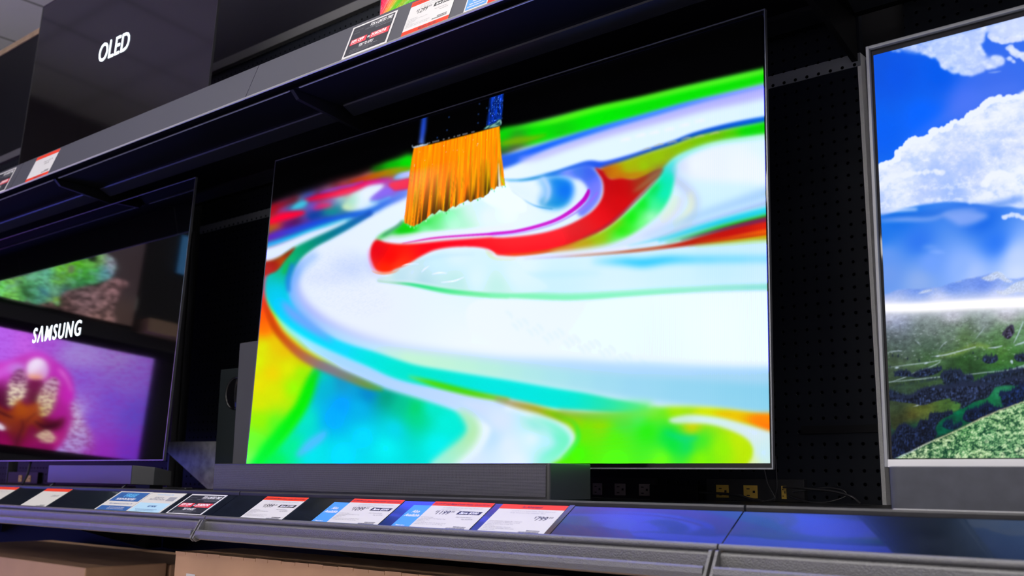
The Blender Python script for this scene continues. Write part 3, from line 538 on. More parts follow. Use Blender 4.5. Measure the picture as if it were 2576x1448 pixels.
    a.blob([(2150,770),(2700,760),(2700,1300),(2150,1300)],M((300,680,200,205,235),(900,680,205,205,222),(1400,650,220,218,232),(400,740,170,180,215),(700,800,135,150,150),(400,850,118,130,140),(900,850,125,150,135),(1200,760,150,165,165),(1300,900,95,140,90),(1000,900,95,130,80),(1350,1000,85,135,60),(700,960,85,110,95),(400,950,90,110,105),(350,1080,70,90,70),(700,1080,70,110,65),(1000,1090,50,95,45),(1300,1080,65,130,50),(1480,1040,60,120,50),(1500,900,110,160,110),(900,1250,40,80,40),(500,1350,45,70,45),(1100,1170,40,75,40))+I((500,120,60,85,60),(800,60,60,90,60),(450,280,60,75,55),(700,300,110,120,50),(950,270,110,120,50),(600,400,85,80,35),(500,550,30,70,60),(1000,380,20,90,60),(1200,300,0,105,75),(1550,110,20,120,80),(1600,90,30,130,90),(800,560,10,55,60),(500,700,20,24,50)),2,1,turf,smooth=False)
    a.ribbon(M((760,1060,20),(950,1030,46),(1120,960,40),(1260,985,26)),(150,185,80),soft=3,op=.6,tex=turf)
    a.ribbon(M((300,1120,10),(600,1150,20),(800,1090,20)),(120,160,90),soft=4,op=.5)
    rn=np.random.RandomState(9)
    for k in range(230):
        x=300+rn.rand()*1250; y=690+rn.rand()**.8*420; p=M((x,y))[0]; s=.5+rn.rand()*1.2
        a.ribbon([(p[0]-s*2,p[1]+rn.randn()*.6,.3),(p[0],p[1],s),(p[0]+s*2.2,p[1]+rn.randn()*.8,.3)],(225,235,250),soft=.6,op=.35+.4*rn.rand())
    # tracks and roads
    for P in (M((310,1305,2),(450,1260,6),(560,1210,6),(700,1160,6),(780,1120,5),(790,1100,3)),M((310,1300,3),(560,1275,6),(800,1250,7),(980,1238,6),(1200,1210,6),(1400,1192,7),(1600,1165,8)),M((1070,1320,4),(1220,1280,12),(1330,1230,10),(1460,1180,8),(1600,1130,6)),M((1300,1240,6),(1420,1190,10),(1600,1150,8)),M((310,1165,2),(500,1140,5),(700,1115,6),(800,1095,3)),M((700,1065,2),(830,1050,8),(950,1020,8),(1120,975,6)),M((1230,985,4),(1300,980,10),(1365,965,6)),M((1120,900,2),(1160,850,4),(1210,785,2)),M((1470,940,4),(1510,860,8),(1560,740,6)),M((780,1000,2),(820,950,4),(860,925,2)),M((560,910,2),(590,940,4),(610,960,2)),M((310,1025,3),(380,1015,6),(440,1012,3)),
              I((384,375,4),(500,335,8),(640,290,12),(700,262,8),(720,255,3)),I((384,428,2),(450,395,5),(530,375,3)),I((1030,130,8),(1100,110,20),(1160,90,12)),I((1220,65,6),(1320,30,12),(1400,5,8)),I((680,325,10),(715,318,20),(740,312,6)),I((590,345,3),(620,342,10),(650,340,3)),M((1480,960,4),(1542,940,12),(1600,920,10)),M((370,1168,3),(390,1166,14),(412,1164,3)),M((640,1130,4),(660,1125,12),(680,1120,4)),M((750,1062,3),(768,1060,12),(786,1056,3)),M((1440,1115,8),(1450,1105,22),(1455,1130,8))):
        a.ribbon(P,(205,222,248),soft=.7,op=.9)
    # conifer woods: bands of small pointed trees
    def wood(poly,col=(30,40,66),h=9,seed=1):
        P=crom(poly,6); rs=np.random.RandomState(seed)
        a.blob(P,col,.8,.96,lambda X,Y,c:np.clip(c*(.35+1.3*vnoise(X*.6,Y*.16,seed)*vnoise(X*.25,Y*.3,seed+3)*1.7)[...,None],0,1),smooth=False)
        n=len(P)
        for i in range(n):
            x,y=P[i]; q=P[(i+1)%n]
            if q[0]<=x-.2: continue
            m=max(1,int(abs(q[0]-x)/2.6))
            for k in range(m):
                t=(k+rs.rand())/m; xx=x+(q[0]-x)*t; yy=y+(q[1]-y)*t; hh=h*(.7+1.0*rs.rand()); w=hh*.26
                a.blob([(xx-w,yy+hh*.4),(xx,yy-hh*.7),(xx+w,yy+hh*.4)],col,.5,.95,None,False)
    wood(M((540,1225),(640,1180),(700,1175),(790,1160),(790,1200),(700,1240),(560,1260)),seed=2,h=7)
    wood(M((800,1240),(860,1190),(960,1190),(1000,1230),(1080,1240),(1090,1290),(1010,1330),(830,1320)),seed=3)
    wood(M((1190,1110),(1200,1060),(1260,1070),(1310,1060),(1310,1110),(1240,1130)),seed=4,h=7)
    wood(M((1370,860),(1420,790),(1460,780),(1470,850),(1420,905)),(60,55,80),seed=5,h=6)
    wood(M((1480,1080),(1500,1050),(1600,1040),(1600,1100),(1510,1110)),seed=6,h=7)
    wood(M((380,1240),(400,1200),(480,1195),(520,1230),(500,1250)),seed=7,h=7)
    wood(M((320,1380),(420,1340),(520,1330),(640,1300),(760,1270),(800,1330),(900,1320),(1000,1290),(1100,1300),(1250,1230),(1500,1180),(1640,1170),(1640,1330),(1500,1330),(1300,1360),(1240,1420),(1100,1430),(1060,1470),(320,1470)),seed=8,h=9)
    a.blob(I((384,90),(520,60),(740,30),(900,0),(920,50),(700,120),(600,180),(400,120)),I((500,100,60,88,62),(800,50,70,105,60)),2,.85,turf)
    wood(I((384,180),(500,185),(600,175),(700,110),(860,80),(1000,90),(1150,60),(1400,50),(1700,-20),(1780,0),(1780,60),(1660,75),(1500,100),(1440,160),(1380,210),(1250,250),(1150,320),(1100,300),(1100,265),(1020,215),(880,230),(740,285),(600,260),(450,240)),(33,42,68),8,9)
    a.blob(I((384,300),(500,290),(700,285),(880,235),(1000,210),(1020,262),(1110,262),(1100,320),(1020,345),(880,350),(780,380),(750,440),(690,520),(640,545),(560,500),(440,540),(384,500)),I((450,300,60,80,55),(700,300,105,118,48),(980,250,75,110,50),(1060,290,80,135,60),(600,400,90,84,35),(480,420,55,60,35),(620,510,20,80,70)),1.5,1,turf)
    a.blob(I((850,540),(900,450),(1000,380),(1150,310),(1300,240),(1400,215),(1450,140),(1500,85),(1660,72),(1640,110),(1540,150),(1520,210),(1500,310),(1400,360),(1200,450),(1000,560),(870,600)),I((900,500,0,95,70),(1100,350,0,120,75),(1350,250,20,130,70),(1560,110,40,140,95),(1300,330,0,80,70),(1050,430,10,85,65)),1.5,1,turf)
    wood(I((430,560),(470,500),(540,480),(640,530),(700,440),(780,440),(800,370),(900,360),(1010,345),(1010,380),(900,440),(840,540),(860,590),(780,670),(560,780),(440,830),(384,850),(384,640)),(22,30,56),8,10)
    wood(I((930,510),(960,450),(1020,440),(1030,500),(1110,460),(1120,500),(1030,540)),(14,34,60),8,11)
    wood(I((1150,420),(1180,340),(1300,310),(1400,260),(1480,300),(1560,300),(1700,250),(1700,300),(1400,420),(1200,460)),(18,28,60),9,12)
    wood(I((1540,200),(1540,150),(1640,130),(1780,60),(1780,240),(1640,290),(1560,280)),(18,30,66),9,13)
    for k in range(70):   # lone conifers dotted over the meadows
        x=2235+rn.rand()*350; y=885+rn.rand()*150; hh=4+rn.rand()*6
        if fbm(np.array([x*.03]),np.array([y*.05]),2,5)[0]>.5: a.blob([(x-hh*.28,y),(x,y-hh),(x+hh*.28,y)],(28,38,58),.5,.9,None,False)
    # haze band and its glow
    a.ribbon([(2150,771,46),(2300,770,50),(2450,762,52),(2700,752,60)],(225,228,246),soft=11,op=.75)
    a.ribbon([(2150,771,22),(2300,770,24),(2450,762,26),(2700,752,30)],(255,255,255),soft=3.2)
    # bright near slope
    def scrub(X,Y,c):
        n=fbm(X*.10,Y*.16,4,81)*.6+fbm(X*.42,Y*.5,3,82)*.55+.12
        s=np.clip((n-.72)*6.5,-1,1)[...,None]; lo=np.array([.03,.20,.15]); hi=np.array([.88,.95,.78])
        return np.clip(np.where(s>0,c*(1-s*.85)+hi*s*.85,c*(1+s*.85)-lo*s*.85),0,1)
    slope=I((396,870),(420,842),(500,800),(560,782),(640,745),(740,690),(790,678),(830,645),(950,598),(1050,555),(1120,520),(1250,460),(1340,410),(1400,395),(1520,330),(1580,325),(1660,282),(1800,230),(1900,200),(1900,900),(396,900))
    a.blob(slope,I((600,800,120,150,110),(900,720,90,150,95),(900,620,140,160,110),(1200,560,90,160,90),(1100,750,110,175,110),(1400,600,100,170,110),(1500,450,120,175,110),(1600,750,120,180,120),(1300,820,150,190,130)),1,1,scrub,smooth=False)
    a.ribbon(I((420,842,8),(560,782,14),(740,692,16),(830,652,12),(950,602,14),(1120,524,14),(1340,416,16),(1520,338,14),(1660,288,12),(1900,205,14)),[(160,200,225),(210,220,210),(215,215,180),(200,200,160),(205,200,160),(215,215,170),(215,215,170)],soft=1,op=.75,tex=lambda X,Y,c:np.clip(c*(.7+.5*vnoise(X*.6,Y*.6,3))[...,None],0,1))
    for x,y,r in ((1560,800,34),(1080,830,40),(1740,760,50),(1390,660,24)):
        p=I((x,y))[0]; th=np.linspace(0,6.28,9)[:-1]; a.blob(np.stack([p[0]+r/4.1*np.cos(th),p[1]+r/4.6*np.sin(th)],1),(222,235,190),1.5,.7,scrub)
    return a
def art_orchid():
    a=Art(-130,780,420,1190,.7)
    O=lambda *p: crop_pts(p,0,800,2.896)
    def dots(sz,lo,col,asp=1.):
        def t(X,Y,c):
            d=cells(X+4*vnoise(X*.05,Y*.05,2),Y*asp,sz,5); s=np.clip((lo-d)*6,0,1)[...,None]
            return c*(1-s*.75)+np.array(col)/255.*s*.75
        return t
    a.blob([(-200,700),(500,700),(500,1250),(-200,1250)],O((-100,200,150,85,210),(100,200,155,95,215),(300,180,165,80,205),(600,260,150,120,205),(600,450,135,90,210),(850,300,150,120,200),(900,450,135,100,205),(850,600,120,80,210),(1000,700,100,75,205),(700,750,130,80,210),(650,850,160,50,190),(800,950,150,45,190),(1000,950,115,50,200),(560,700,185,170,225),(-200,600,160,60,190)),1,1,dots(8.5,.33,(140,40,170)),False)
    a.blob(O((-300,80),(60,60),(200,120),(250,240),(300,300),(120,330),(-100,360),(-300,300)),O((0,200,170,90,215),(200,230,190,90,215),(-200,200,150,80,210)),6,.8,dots(9,.3,(140,40,170)))
    a.blob(O((500,640),(560,610),(640,740),(720,860),(740,1000),(700,1060),(430,1060),(430,980),(500,900),(510,760)),O((560,750,205,190,228),(600,900,180,160,225),(480,1000,170,150,225),(700,980,160,60,190)),5,1,dots(8,.42,(120,15,100)))
    a.blob(O((400,300),(560,215),(700,240),(760,330),(640,370),(500,350)),(165,140,212),10,.5)
    # lip, column and side lobes
    a.blob(O((-200,420),(-60,350),(60,330),(200,280),(300,270),(400,320),(520,420),(560,560),(540,640),(560,720),(520,860),(440,960),(300,1040),(-200,1050)),O((-100,400,175,45,165),(60,380,190,60,190),(300,290,190,60,190),(450,400,185,40,180),(530,560,195,30,180),(480,700,165,20,140),(-60,600,80,0,50),(30,620,70,0,40),(150,850,110,0,55),(-100,900,120,0,70),(300,800,105,5,50),(450,900,170,20,120),(300,620,95,15,40),(100,1000,150,10,90),(350,1000,175,10,120)),4)
    a.blob(O((0,390),(90,350),(180,360),(160,420),(70,420),(10,450),(-100,520),(-200,560),(-200,440)),O((0,430,190,80,200),(150,380,180,120,210),(-100,480,200,70,190)),4,.9)
    a.blob(O((70,520),(95,430),(150,385),(200,420),(215,510),(190,580),(130,640),(85,650)),O((130,420,150,90,140),(120,560,228,215,190),(110,630,225,220,160)),2.5,1,dots(9,.42,(80,10,60)))
    a.blob(O((290,600),(320,500),(390,440),(440,470),(430,560),(400,670),(330,725),(300,690)),O((380,480,190,150,180),(360,600,222,205,170),(330,700,215,205,120)),2.5,1,dots(9,.40,(95,10,60)))
    a.blob(O((-60,620),(0,640),(90,680),(150,600),(210,640),(300,620),(330,720),(420,740),(500,720),(470,800),(330,820),(250,780),(200,900),(150,960),(100,860),(20,760),(-60,740)),O((50,720,120,40,15),(180,660,160,70,10),(260,680,150,60,20),(200,800,110,30,20),(400,770,70,5,30),(150,900,90,10,40)),4)
    for P in (((-60,650,10),(40,700,18),(120,730,8)),((180,740,8),(195,790,14),(170,850,12),(150,920,6)),((280,750,10),(360,790,22),(450,770,14)),((210,760,6),(240,730,8),(290,690,5))):
        a.ribbon(O(*P),(45,2,20),soft=2,op=.8)
    a.blob(O((200,390),(215,340),(270,310),(330,330),(360,390),(340,450),(280,470),(220,450)),O((270,350,232,222,242),(240,380,225,210,238),(340,400,200,150,220),(280,450,205,120,130)),3)
    a.ribbon(O((215,430,16),(260,445,30),(310,440,16)),(222,150,110),soft=3,op=.8)
    a.blob(O((215,470),(320,470),(300,560),(260,620),(220,560)),O((260,520,100,10,60),(260,600,80,10,40)),3,.85)
    a.ribbon(O((430,380,8),(460,410,18),(500,460,14),(540,540,10)),(225,150,225),soft=2.5,op=.8)
    a.blob(O((-60,760),(10,765),(60,800),(40,820),(-20,800),(-80,810)),(210,200,215),2)
    a.blob(O((300,850),(370,810),(420,840),(440,880),(400,905),(340,900),(320,870)),(205,185,150),2,.9,dots(9,.3,(110,20,60)))
    a.blob(O((200,960),(260,920),(340,900),(440,930),(400,980),(300,1010)),(120,5,80),4,.9)
    a.blob(O((-200,960),(60,960),(160,1000),(430,1000),(430,1060),(-200,1060)),(180,20,130),6,.7)
    return a
def art_iguana():
    a=Art(-130,400,420,850,.7)
    Q=lambda *p: crop_pts(p,0,400,2.896)
    a.blob([(-200,380),(500,380),(500,900),(-200,900)],Q((0,200,20,20,28),(900,500,62,52,58),(600,500,50,42,48),(300,500,40,35,42),(950,900,60,48,52),(900,1150,72,55,52),(400,1000,40,30,30)),1,1,None,False)
    def bark(X,Y,c):
        n=fbm(X*.11,Y*.14,4,51); return np.clip(c*(.25+1.5*np.clip(n-.15,0,1))[...,None],0,1)
    a.blob(Q((60,1240),(170,1040),(220,960),(350,925),(450,895),(540,910),(640,885),(690,930),(760,905),(780,868),(850,870),(925,895),(930,925),(880,960),(850,1040),(830,1120),(850,1220),(700,1250)),Q((300,1000,110,85,85),(600,950,140,110,115),(860,900,150,110,115),(650,1050,150,115,120),(450,1080,110,80,80),(700,1180,155,115,110),(250,1080,85,60,50)),2,1,bark)
    Q2=lambda *p: [(q[0],q[1]+46)+tuple(q[2:]) for q in crop_pts(p,0,400,2.896)]
    def scales(X,Y,c):
        n=fbm(X*.16,Y*.22,3,61)
        c=np.clip(c*(.35+1.25*n)[...,None],0,1)
        w=np.clip((fbm(X*.07+3,Y*.1,3,64)-.56)*8,0,1)[...,None]; c=c*(1-w*.5)+np.array([.45,.72,.66])*w*.5
        k=np.clip((np.sin(X*.55+Y*.95+4*n)-.72)*4,0,1)[...,None]
        return c*(1-k*.28)+np.array([.75,.95,.6])*k*.28
    a.blob(Q2((-300,900),(-200,800),(0,750),(120,730),(250,690),(350,655),(450,625),(580,595),(680,560),(760,552),(820,585),(848,640),(828,700),(790,745),(700,775),(590,800),(500,825),(440,860),(425,940),(370,905),(260,930),(190,900),(170,980),(140,1065),(60,1075),(-300,1080)),
        Q2((0,800,80,180,60),(100,770,120,190,90),(250,740,90,170,120),(200,820,40,110,60),(60,900,120,200,80),(100,1000,120,215,80),(0,1050,140,225,90),(350,700,80,160,150),(330,830,70,140,150),(450,640,110,200,30),(420,740,110,190,60),(550,640,90,190,20),(600,700,60,170,40),(700,590,110,180,60),(680,680,60,170,60),(800,600,150,140,170),(830,660,160,150,180),(760,700,70,140,190),(600,770,40,110,70),(470,820,40,70,90),(400,900,150,190,60),(300,900,60,130,120),(-150,900,70,170,60)),2,1,scales)
    a.ribbon(Q2((130,740,20),(180,830,40),(250,890,20)),(30,60,30),soft=4,op=.7)
    a.ribbon(Q2((280,800,10),(340,850,20),(380,870,12),(480,840,8)),(40,80,110),soft=3,op=.8)
    a.blob(Q2((640,590),(670,570),(710,580),(700,610),(660,615)),(20,25,20),1.5)
    for r in (60,84,108): a.ribbon(Q2((680-r*.7,600+r*.2,4),(670,600+r*.6,7),(690+r*.8,600+r*.1,4)),(150,215,90),soft=1.2,op=.5)
    a.blob(Q2((495,655),(520,635),(545,665),(530,700),(500,695)),(105,120,90),2)
    a.ribbon(Q2((560,790,6),(680,790,10),(790,745,8)),(15,25,25),soft=3,op=.7)
    return a
def art_rainbow():
    a=Art(0,0,1228,706,.55)
    X,Y=np.meshgrid(np.arange(a.w)/a.r,np.arange(a.h)/a.r)
    cx,cy=-26.,612.; ang=np.degrees(np.arctan2(cy-Y,X-cx)); rr=np.hypot(X-cx,cy-Y)
    ang=ang+2.2*np.sin(rr*.012)+1.6*(vnoise(ang*1.1,rr*.002,3)-.5)
    st=np.array([-40,-12,4,16,26,32,38,46,54,62,72,84,96,120.])
    cl=np.array([(250,215,0),(235,200,0),(190,205,0),(60,245,80),(90,200,10),(170,190,0),(80,215,30),(235,190,40),(255,120,60),(250,60,80),(245,20,80),(240,10,90),(235,10,110),(230,20,120)])/255.
    for k in range(3): a.img[...,k]=np.interp(ang,st,cl[:,k])
    s=np.clip((vnoise(ang*2.4,rr*.0006,9)-.62)*4,0,1)[...,None]; a.img[:]=a.img*(1-.5*s)+s*.5
    return a
M = MATS
mat('black_enamel', (.006,.006,.009), .42, spec=.25, bump=(900,.35,.0006))
mat('underside_black', (.0035,.0035,.005), .6, spec=.06)
mat('shelf_deck', (.02,.02,.024), .45, spec=.5, bump=(700,.25,.0006), var=(9,.35))
mat('textured_grey', (.175,.175,.18), .27, metal=.55, spec=.6, bump=(650,.8,.0016))
mat('tag_plate', (.008,.010,.016), .24, spec=1., var=(30,.3), coat=.25)
mat('tag_plate_upper', (.060,.062,.080), .5, spec=.4, bump=(900,.2,.0005))
MATS['tag_plate'].node_tree.nodes['Principled BSDF'].inputs['Specular Tint'].default_value = (.55,1,1,1)
mat('tag_sleeve', (.05,.05,.06), .12, spec=.6)
mat('post_black', (.006,.006,.008), .5, spec=.2)
mat('rail_grey', (.012,.013,.018), .33, spec=.8, bump=(900,.3,.0006))
mat('beam_black', (.006,.007,.011), .34, spec=.4)
mat('hem_grey', (.42,.42,.44), .35, spec=.6)
mat('bar_grey', (.11,.11,.115), .5, bump=(600,.2,.0006))
mat('trim_wood', (.50,.36,.20), .6, var=(20,.2))
grid_mat('pegboard', (.007,.009,.015), (.0004,.0004,.0006), .0254, .125, rough=.5, spec=.22, axes='XZ', bump=.5, offset=(0,.0105))
grid_mat('light_stripe_sheet', (.20,.21,.24), (.002,.002,.002), .0254, .14, rough=.45, axes='XZ', bump=.5, offset=(0,.0105))
mat('glass_black', (.0015,.0015,.002), .04, spec=.55)
mat('glass_black_matte', (.004,.0028,.004), .09, spec=.5)
mat('edge_metal', (.32,.33,.36), .3, metal=.9)
mat('edge_dark', (.05,.05,.06), .3, metal=.7)
mat('frame_grey', (.30,.31,.33), .38, metal=.3)
mat('chin_silver', (.75,.75,.78), .4, metal=.1)
mat('paper', (.61,.60,.555), .6, spec=.1); mat('paper_upper', (.66,.655,.66), .55); mat('tag_red', (.80,.055,.022), .6, spec=.15); mat('tag_blue', (.06,.30,.72), .5)
mat('tag_navy', (.03,.12,.36), .45); mat('tag_ice', (.42,.66,.78), .5); mat('tag_sky', (.10,.42,.75), .5)
mat('promo_black', (.022,.024,.034), .4); mat('promo_red', (.72,.03,.055), .45)
mat('ink_black', (.012,.012,.014), .5); mat('ink_grey', (.20,.20,.21), .5); mat('ink_pale', (.33,.33,.34), .5); mat('ink_white', (.85,.85,.87), .5)
mat('ink_darkred', (.22,.01,.015), .5); mat('ink_dim', (.30,.31,.34), .5)
mat('bar_body', (.030,.031,.032), .28, spec=.7, bump=(900,.25,.0005))
mat('edge_unlit', (.03,.03,.035), .4)
mat('edge_lit', (.8,.8,.8), .45, bump=(650,.8,.0016))
mat('bar_gloss', (.02,.02,.022), .18)
mat('fabric_purplish', (.02,.02,.03), .30, spec=1.0, bump=(1500,.5,.0008))
mat('fabric_grey', (.062,.066,.082), .85, bump=(1800,.5,.0008), var=(40,.12))
mat('sub_body', (.010,.014,.016), .6, spec=.12, bump=(900,.25,.0005)); mat('sub_fabric', (.055,.057,.063), .8, bump=(1600,.5,.0008)); mat('port_black', (.004,.004,.005), .1)
grid_mat('grille', (.13,.128,.142), (.01,.01,.011), .00205, .30, rough=.42, spec=.5, metal=.4, axes='XZ', square=True, bump=.3)
mat('outlet_yellow', (.62,.40,.06), .4); mat('outlet_beige', (.40,.34,.32), .45); mat('slot_black', (.008,.008,.008), .6)
mat('strip_black', (.012,.012,.015), .5); mat('cable', (.03,.03,.035), .3)
mat('steel_marbled', (.32,.32,.32), .42, metal=.2, var=(28,.45))
mat('cardboard', (.62,.36,.20), .8, var=(5,.10), bump=(60,.15,.001)); mat('cardboard_light', (.78,.52,.34), .7); mat('cardboard_dark', (.50,.29,.17), .8, var=(5,.10)); mat('carton_print', (.78,.74,.68), .7)
mat('floor_tile', (.5,.49,.48), .35, var=(3,.06)); mat('wall_dark', (.03,.03,.034), .7); mat('wall_white', (.82,.82,.83), .8); mat('wall_grey', (.6,.6,.62), .8)
mat('ceiling_rail', (.16,.16,.155), .6)
mat('troffer_lens', (.8,.8,.8), .4, emit=(1.0,.955,.90,TROFFER)); mat('troffer_frame', (.6,.6,.6), .4)
mat('letter_glow', (.9,.95,1.), .4, emit=(.80,.92,1.0,2.2))
mat('paper_clear', (.12,.13,.16), .1, spec=.8)

# ---------------- the room ----------------
def tile_ceiling():
    m = mat('ceiling_tile', (.80,.79,.81), .9); nt = m.node_tree; N = nt.nodes; L = nt.links; b = N['Principled BSDF']
    tc = N.new('ShaderNodeTexCoord'); br = N.new('ShaderNodeTexBrick'); br.offset = 0; br.inputs['Scale'].default_value = 1
    br.inputs['Brick Width'].default_value = .61; br.inputs['Row Height'].default_value = .61; br.inputs['Mortar Size'].default_value = .012
    br.inputs['Color1'].default_value = (.80,.79,.81,1); br.inputs['Color2'].default_value = (.80,.79,.81,1); br.inputs['Mortar'].default_value = (.26,.26,.25,1)
    mp = N.new('ShaderNodeMapping'); mp.inputs['Location'].default_value = (.30, .2, 0)
    L.new(tc.outputs['Object'], mp.inputs[0]); L.new(mp.outputs[0], br.inputs['Vector'])
    L.new(br.outputs['Color'], b.inputs['Base Color']); return m
structure('floor', MB().box(-4.6,5,FRONT,3,FLOOR-.1,FLOOR), M['floor_tile'])
structure('ceiling', MB().box(-4.6,5,FRONT,3,CEIL,CEIL+.1), tile_ceiling())
structure('wall_left', MB().box(-4.6,-4.5,FRONT,3,FLOOR,CEIL), M['wall_dark'])
structure('wall_right', MB().box(5,5.1,FRONT,3,FLOOR,CEIL), M['wall_grey'])
structure('wall_back', MB().box(-4.6,5,3,3.1,FLOOR,CEIL), M['wall_grey'])
structure('wall_front', MB().box(-4.6,5,FRONT-.1,FRONT,FLOOR,CEIL), M['wall_white'])
for i, (x, y) in enumerate(((.3,-.95),(2.2,-.95),(4.1,-.95),(-1.05,-2.1),(.9,-2.1),(2.8,-2.1),(-3.2,-5),(-1,-5),(1.6,-5),(3.9,-4.2),(-3.2,-7.2),(-.8,-7.2),(1.6,-7.2),(4,-7.2),(.2,-8.5),(2.2,-8.5),(4,-8.5),(-3.6,-3.4),(-3.0,2.1),(-1,2.1),(1.2,2.1))):
    t = thing('ceiling_light', 'recessed fluorescent ceiling panel over the aisle', 'ceiling light', (x, y, CEIL), group='ceiling panels over the aisle')
    MB().box(-.58,.58,-.27,.27,-.012,-.004).build('diffuser', M['troffer_lens'], t)
    f = MB(); f.box(-.61,.61,-.305,-.27,-.02,-.002); f.box(-.61,.61,.27,.305,-.02,-.002); f.box(-.61,-.58,-.27,.27,-.02,-.002); f.box(.58,.61,-.27,.27,-.02,-.002)
    f.build('frame', M['troffer_frame'], t)

# ---------------- shelving ----------------
SEAMS = [-3.383,-2.164,-.945,.274,1.493,2.712]
DECK = -.0600
LB, LT = (-.282,-.1068), (-.2115,-.0625)      # lower tag plate: front-bottom and top edge (y,z)
UB, UT = (-.2585,.8475), (-.2255,.9400)       # upper tag plate
def plate_frame(B, T, x):
    v = Vector((0,T[0]-B[0],T[1]-B[1])).normalized(); u = Vector((1,0,0)); n = u.cross(v)
    return Matrix(((u.x,v.x,n.x,x),(u.y,v.y,n.y,B[0]),(u.z,v.z,n.z,B[1]),(0,0,0,1)))
def thick(B, T, t):
    v = Vector((0,T[0]-B[0],T[1]-B[1])).normalized(); n = Vector((1,0,0)).cross(v)
    return [B, T, (T[0]-n.y*t, T[1]-n.z*t), (B[0]-n.y*t, B[1]-n.z*t)]
where = ['farthest left','under the television with the lit brand name','under the subwoofer and black promotion card','under the $799.99 tag','at the right, under the landscape television']
for i in range(5):
    w = 1.219
    t = thing('display_shelf', 'black lower display shelf, %s' % where[i], 'shelf', (SEAMS[i], 0, 0), group='lower display shelves')
    MB().box(.001,w-.001,-.19,.358,DECK-.028,DECK).build('deck', M['shelf_deck'], t)
    lip = MB().prism_x([(-.19,DECK-.004),(-.19,DECK),(-.2025,-.0535),(-.2055,-.0535),(-.2075,-.0565),(-.2065,-.0625),(-.203,-.0625)], .002, w-.002)
    lip.build('deck_lip', M['textured_dark'] if 'textured_dark' in M else M['shelf_deck'], t)
    MB().prism_x([(-.203,-.0625),(-.203,-.075),(-.19,-.075),(-.19,-.064)], .002, w-.002).build('lip_recess', M['black_enamel'], t)
    MB().prism_x(thick(LB, LT, .0025), .0012, w-.0012).build('tag_plate', M['tag_plate'], t)
    # rolled front rail
    rl = [(-.2815,-.1062)]
    for k in range(8):
        a = math.radians(75+ k*26); rl.append((-.2862+.0052*math.cos(a), -.1088+.0052*math.sin(a)))
    rl += [(-.284,-.1165),(-.279,-.1125)]
    MB().prism_x(rl, .0015, w-.0015).build('front_rail', M['textured_grey'], t, smooth=False, bevel=.0006)
    # gutter below the rail
    g = [(-.2865,-.1140),(-.2925,-.1165),(-.2945,-.1190),(-.2950,-.1405),(-.3000,-.1425),(-.3085,-.1400),(-.3105,-.1330),(-.3130,-.1322),(-.3162,-.1350),(-.3175,-.1420),(-.3150,-.1500),(-.3080,-.1530),(-.2960,-.1500),(-.2910,-.1440),(-.2900,-.1200),(-.2840,-.1180)]
    MB().prism_x(g, .006, w-.010).build('gutter', M['textured_grey'], t)
    e = MB().prism_x([(-.2895,-.1115),(-.2985,-.1125),(-.3205,-.1500),(-.3120,-.1575),(-.2900,-.1500)], w-.0095, w-.0045)
    e.build('gutter_end', M['textured_grey'], t, bevel=.0006)
    e = MB().prism_x([(-.2895,-.1115),(-.2985,-.1125),(-.3205,-.1500),(-.3120,-.1575),(-.2900,-.1500)], .0005, .0055)
    e.build('gutter_end', M['textured_grey'], t, bevel=.0006)
    MB().prism_x([(-.19,DECK-.028),(.358,DECK-.028),(.358,-.26),(.30,-.26),(-.15,-.13),(-.19,-.12)], w-.012, w-.004).build('bracket', M['post_black'], t)
where = ['farthest left','under the left half of the OLED television','its front bare, left of the promotion card','with the $1299.99 tag on its front','above the landscape television']
for i in range(5):
    w = 1.219
    t = thing('display_shelf', 'grey-fronted upper display shelf, %s' % where[i], 'shelf', (SEAMS[i], 0, 0), group='upper display shelves')
    MB().box(.001,w-.001,-.12,.355,.915,.935).build('deck', M['underside_black'], t)
    MB().prism_x([(-.12,.915),(-.1215,.9135),(-.1215,.9115),(-.1185,.9115),(-.116,.915)], .02, w-.02).build('hem', M['hem_grey'], t)
    MB().prism_x([(-.12,.935),(-.2235,.9405),(-.2255,.9375),(-.222,.934),(-.12,.925)], .002, w-.002).build('nose', M['underside_black'], t)
    MB().prism_x(thick(UB, UT, .0025), .0012, w-.0012).build('tag_plate', M['tag_plate_upper'], t)
    MB().prism_x([(-.2590,.8490),(-.2615,.8470),(-.2605,.8440),(-.2575,.8440),(-.2565,.8480)], .0015, w-.0015).build('plate_hem', M['hem_grey'], t)
    for y in (.018,.247):
        MB().prism_x([(y,.915),(y,.9095),(y+.003,.9065),(y+.037,.8905),(y+.041,.892),(y+.041,.915)], .02, w-.035).build('cross_beam', M['beam_black'], t)
    MB().prism_x([(-.12,.914),(-.10,.895),(.20,.86),(.355,.82),(.355,.914)], w-.016, w-.004).build('bracket', M['post_black'], t)
where = ['at the far left end of the wall','behind the television with the lit brand name','behind the subwoofer','behind the main paint television','behind the landscape television']
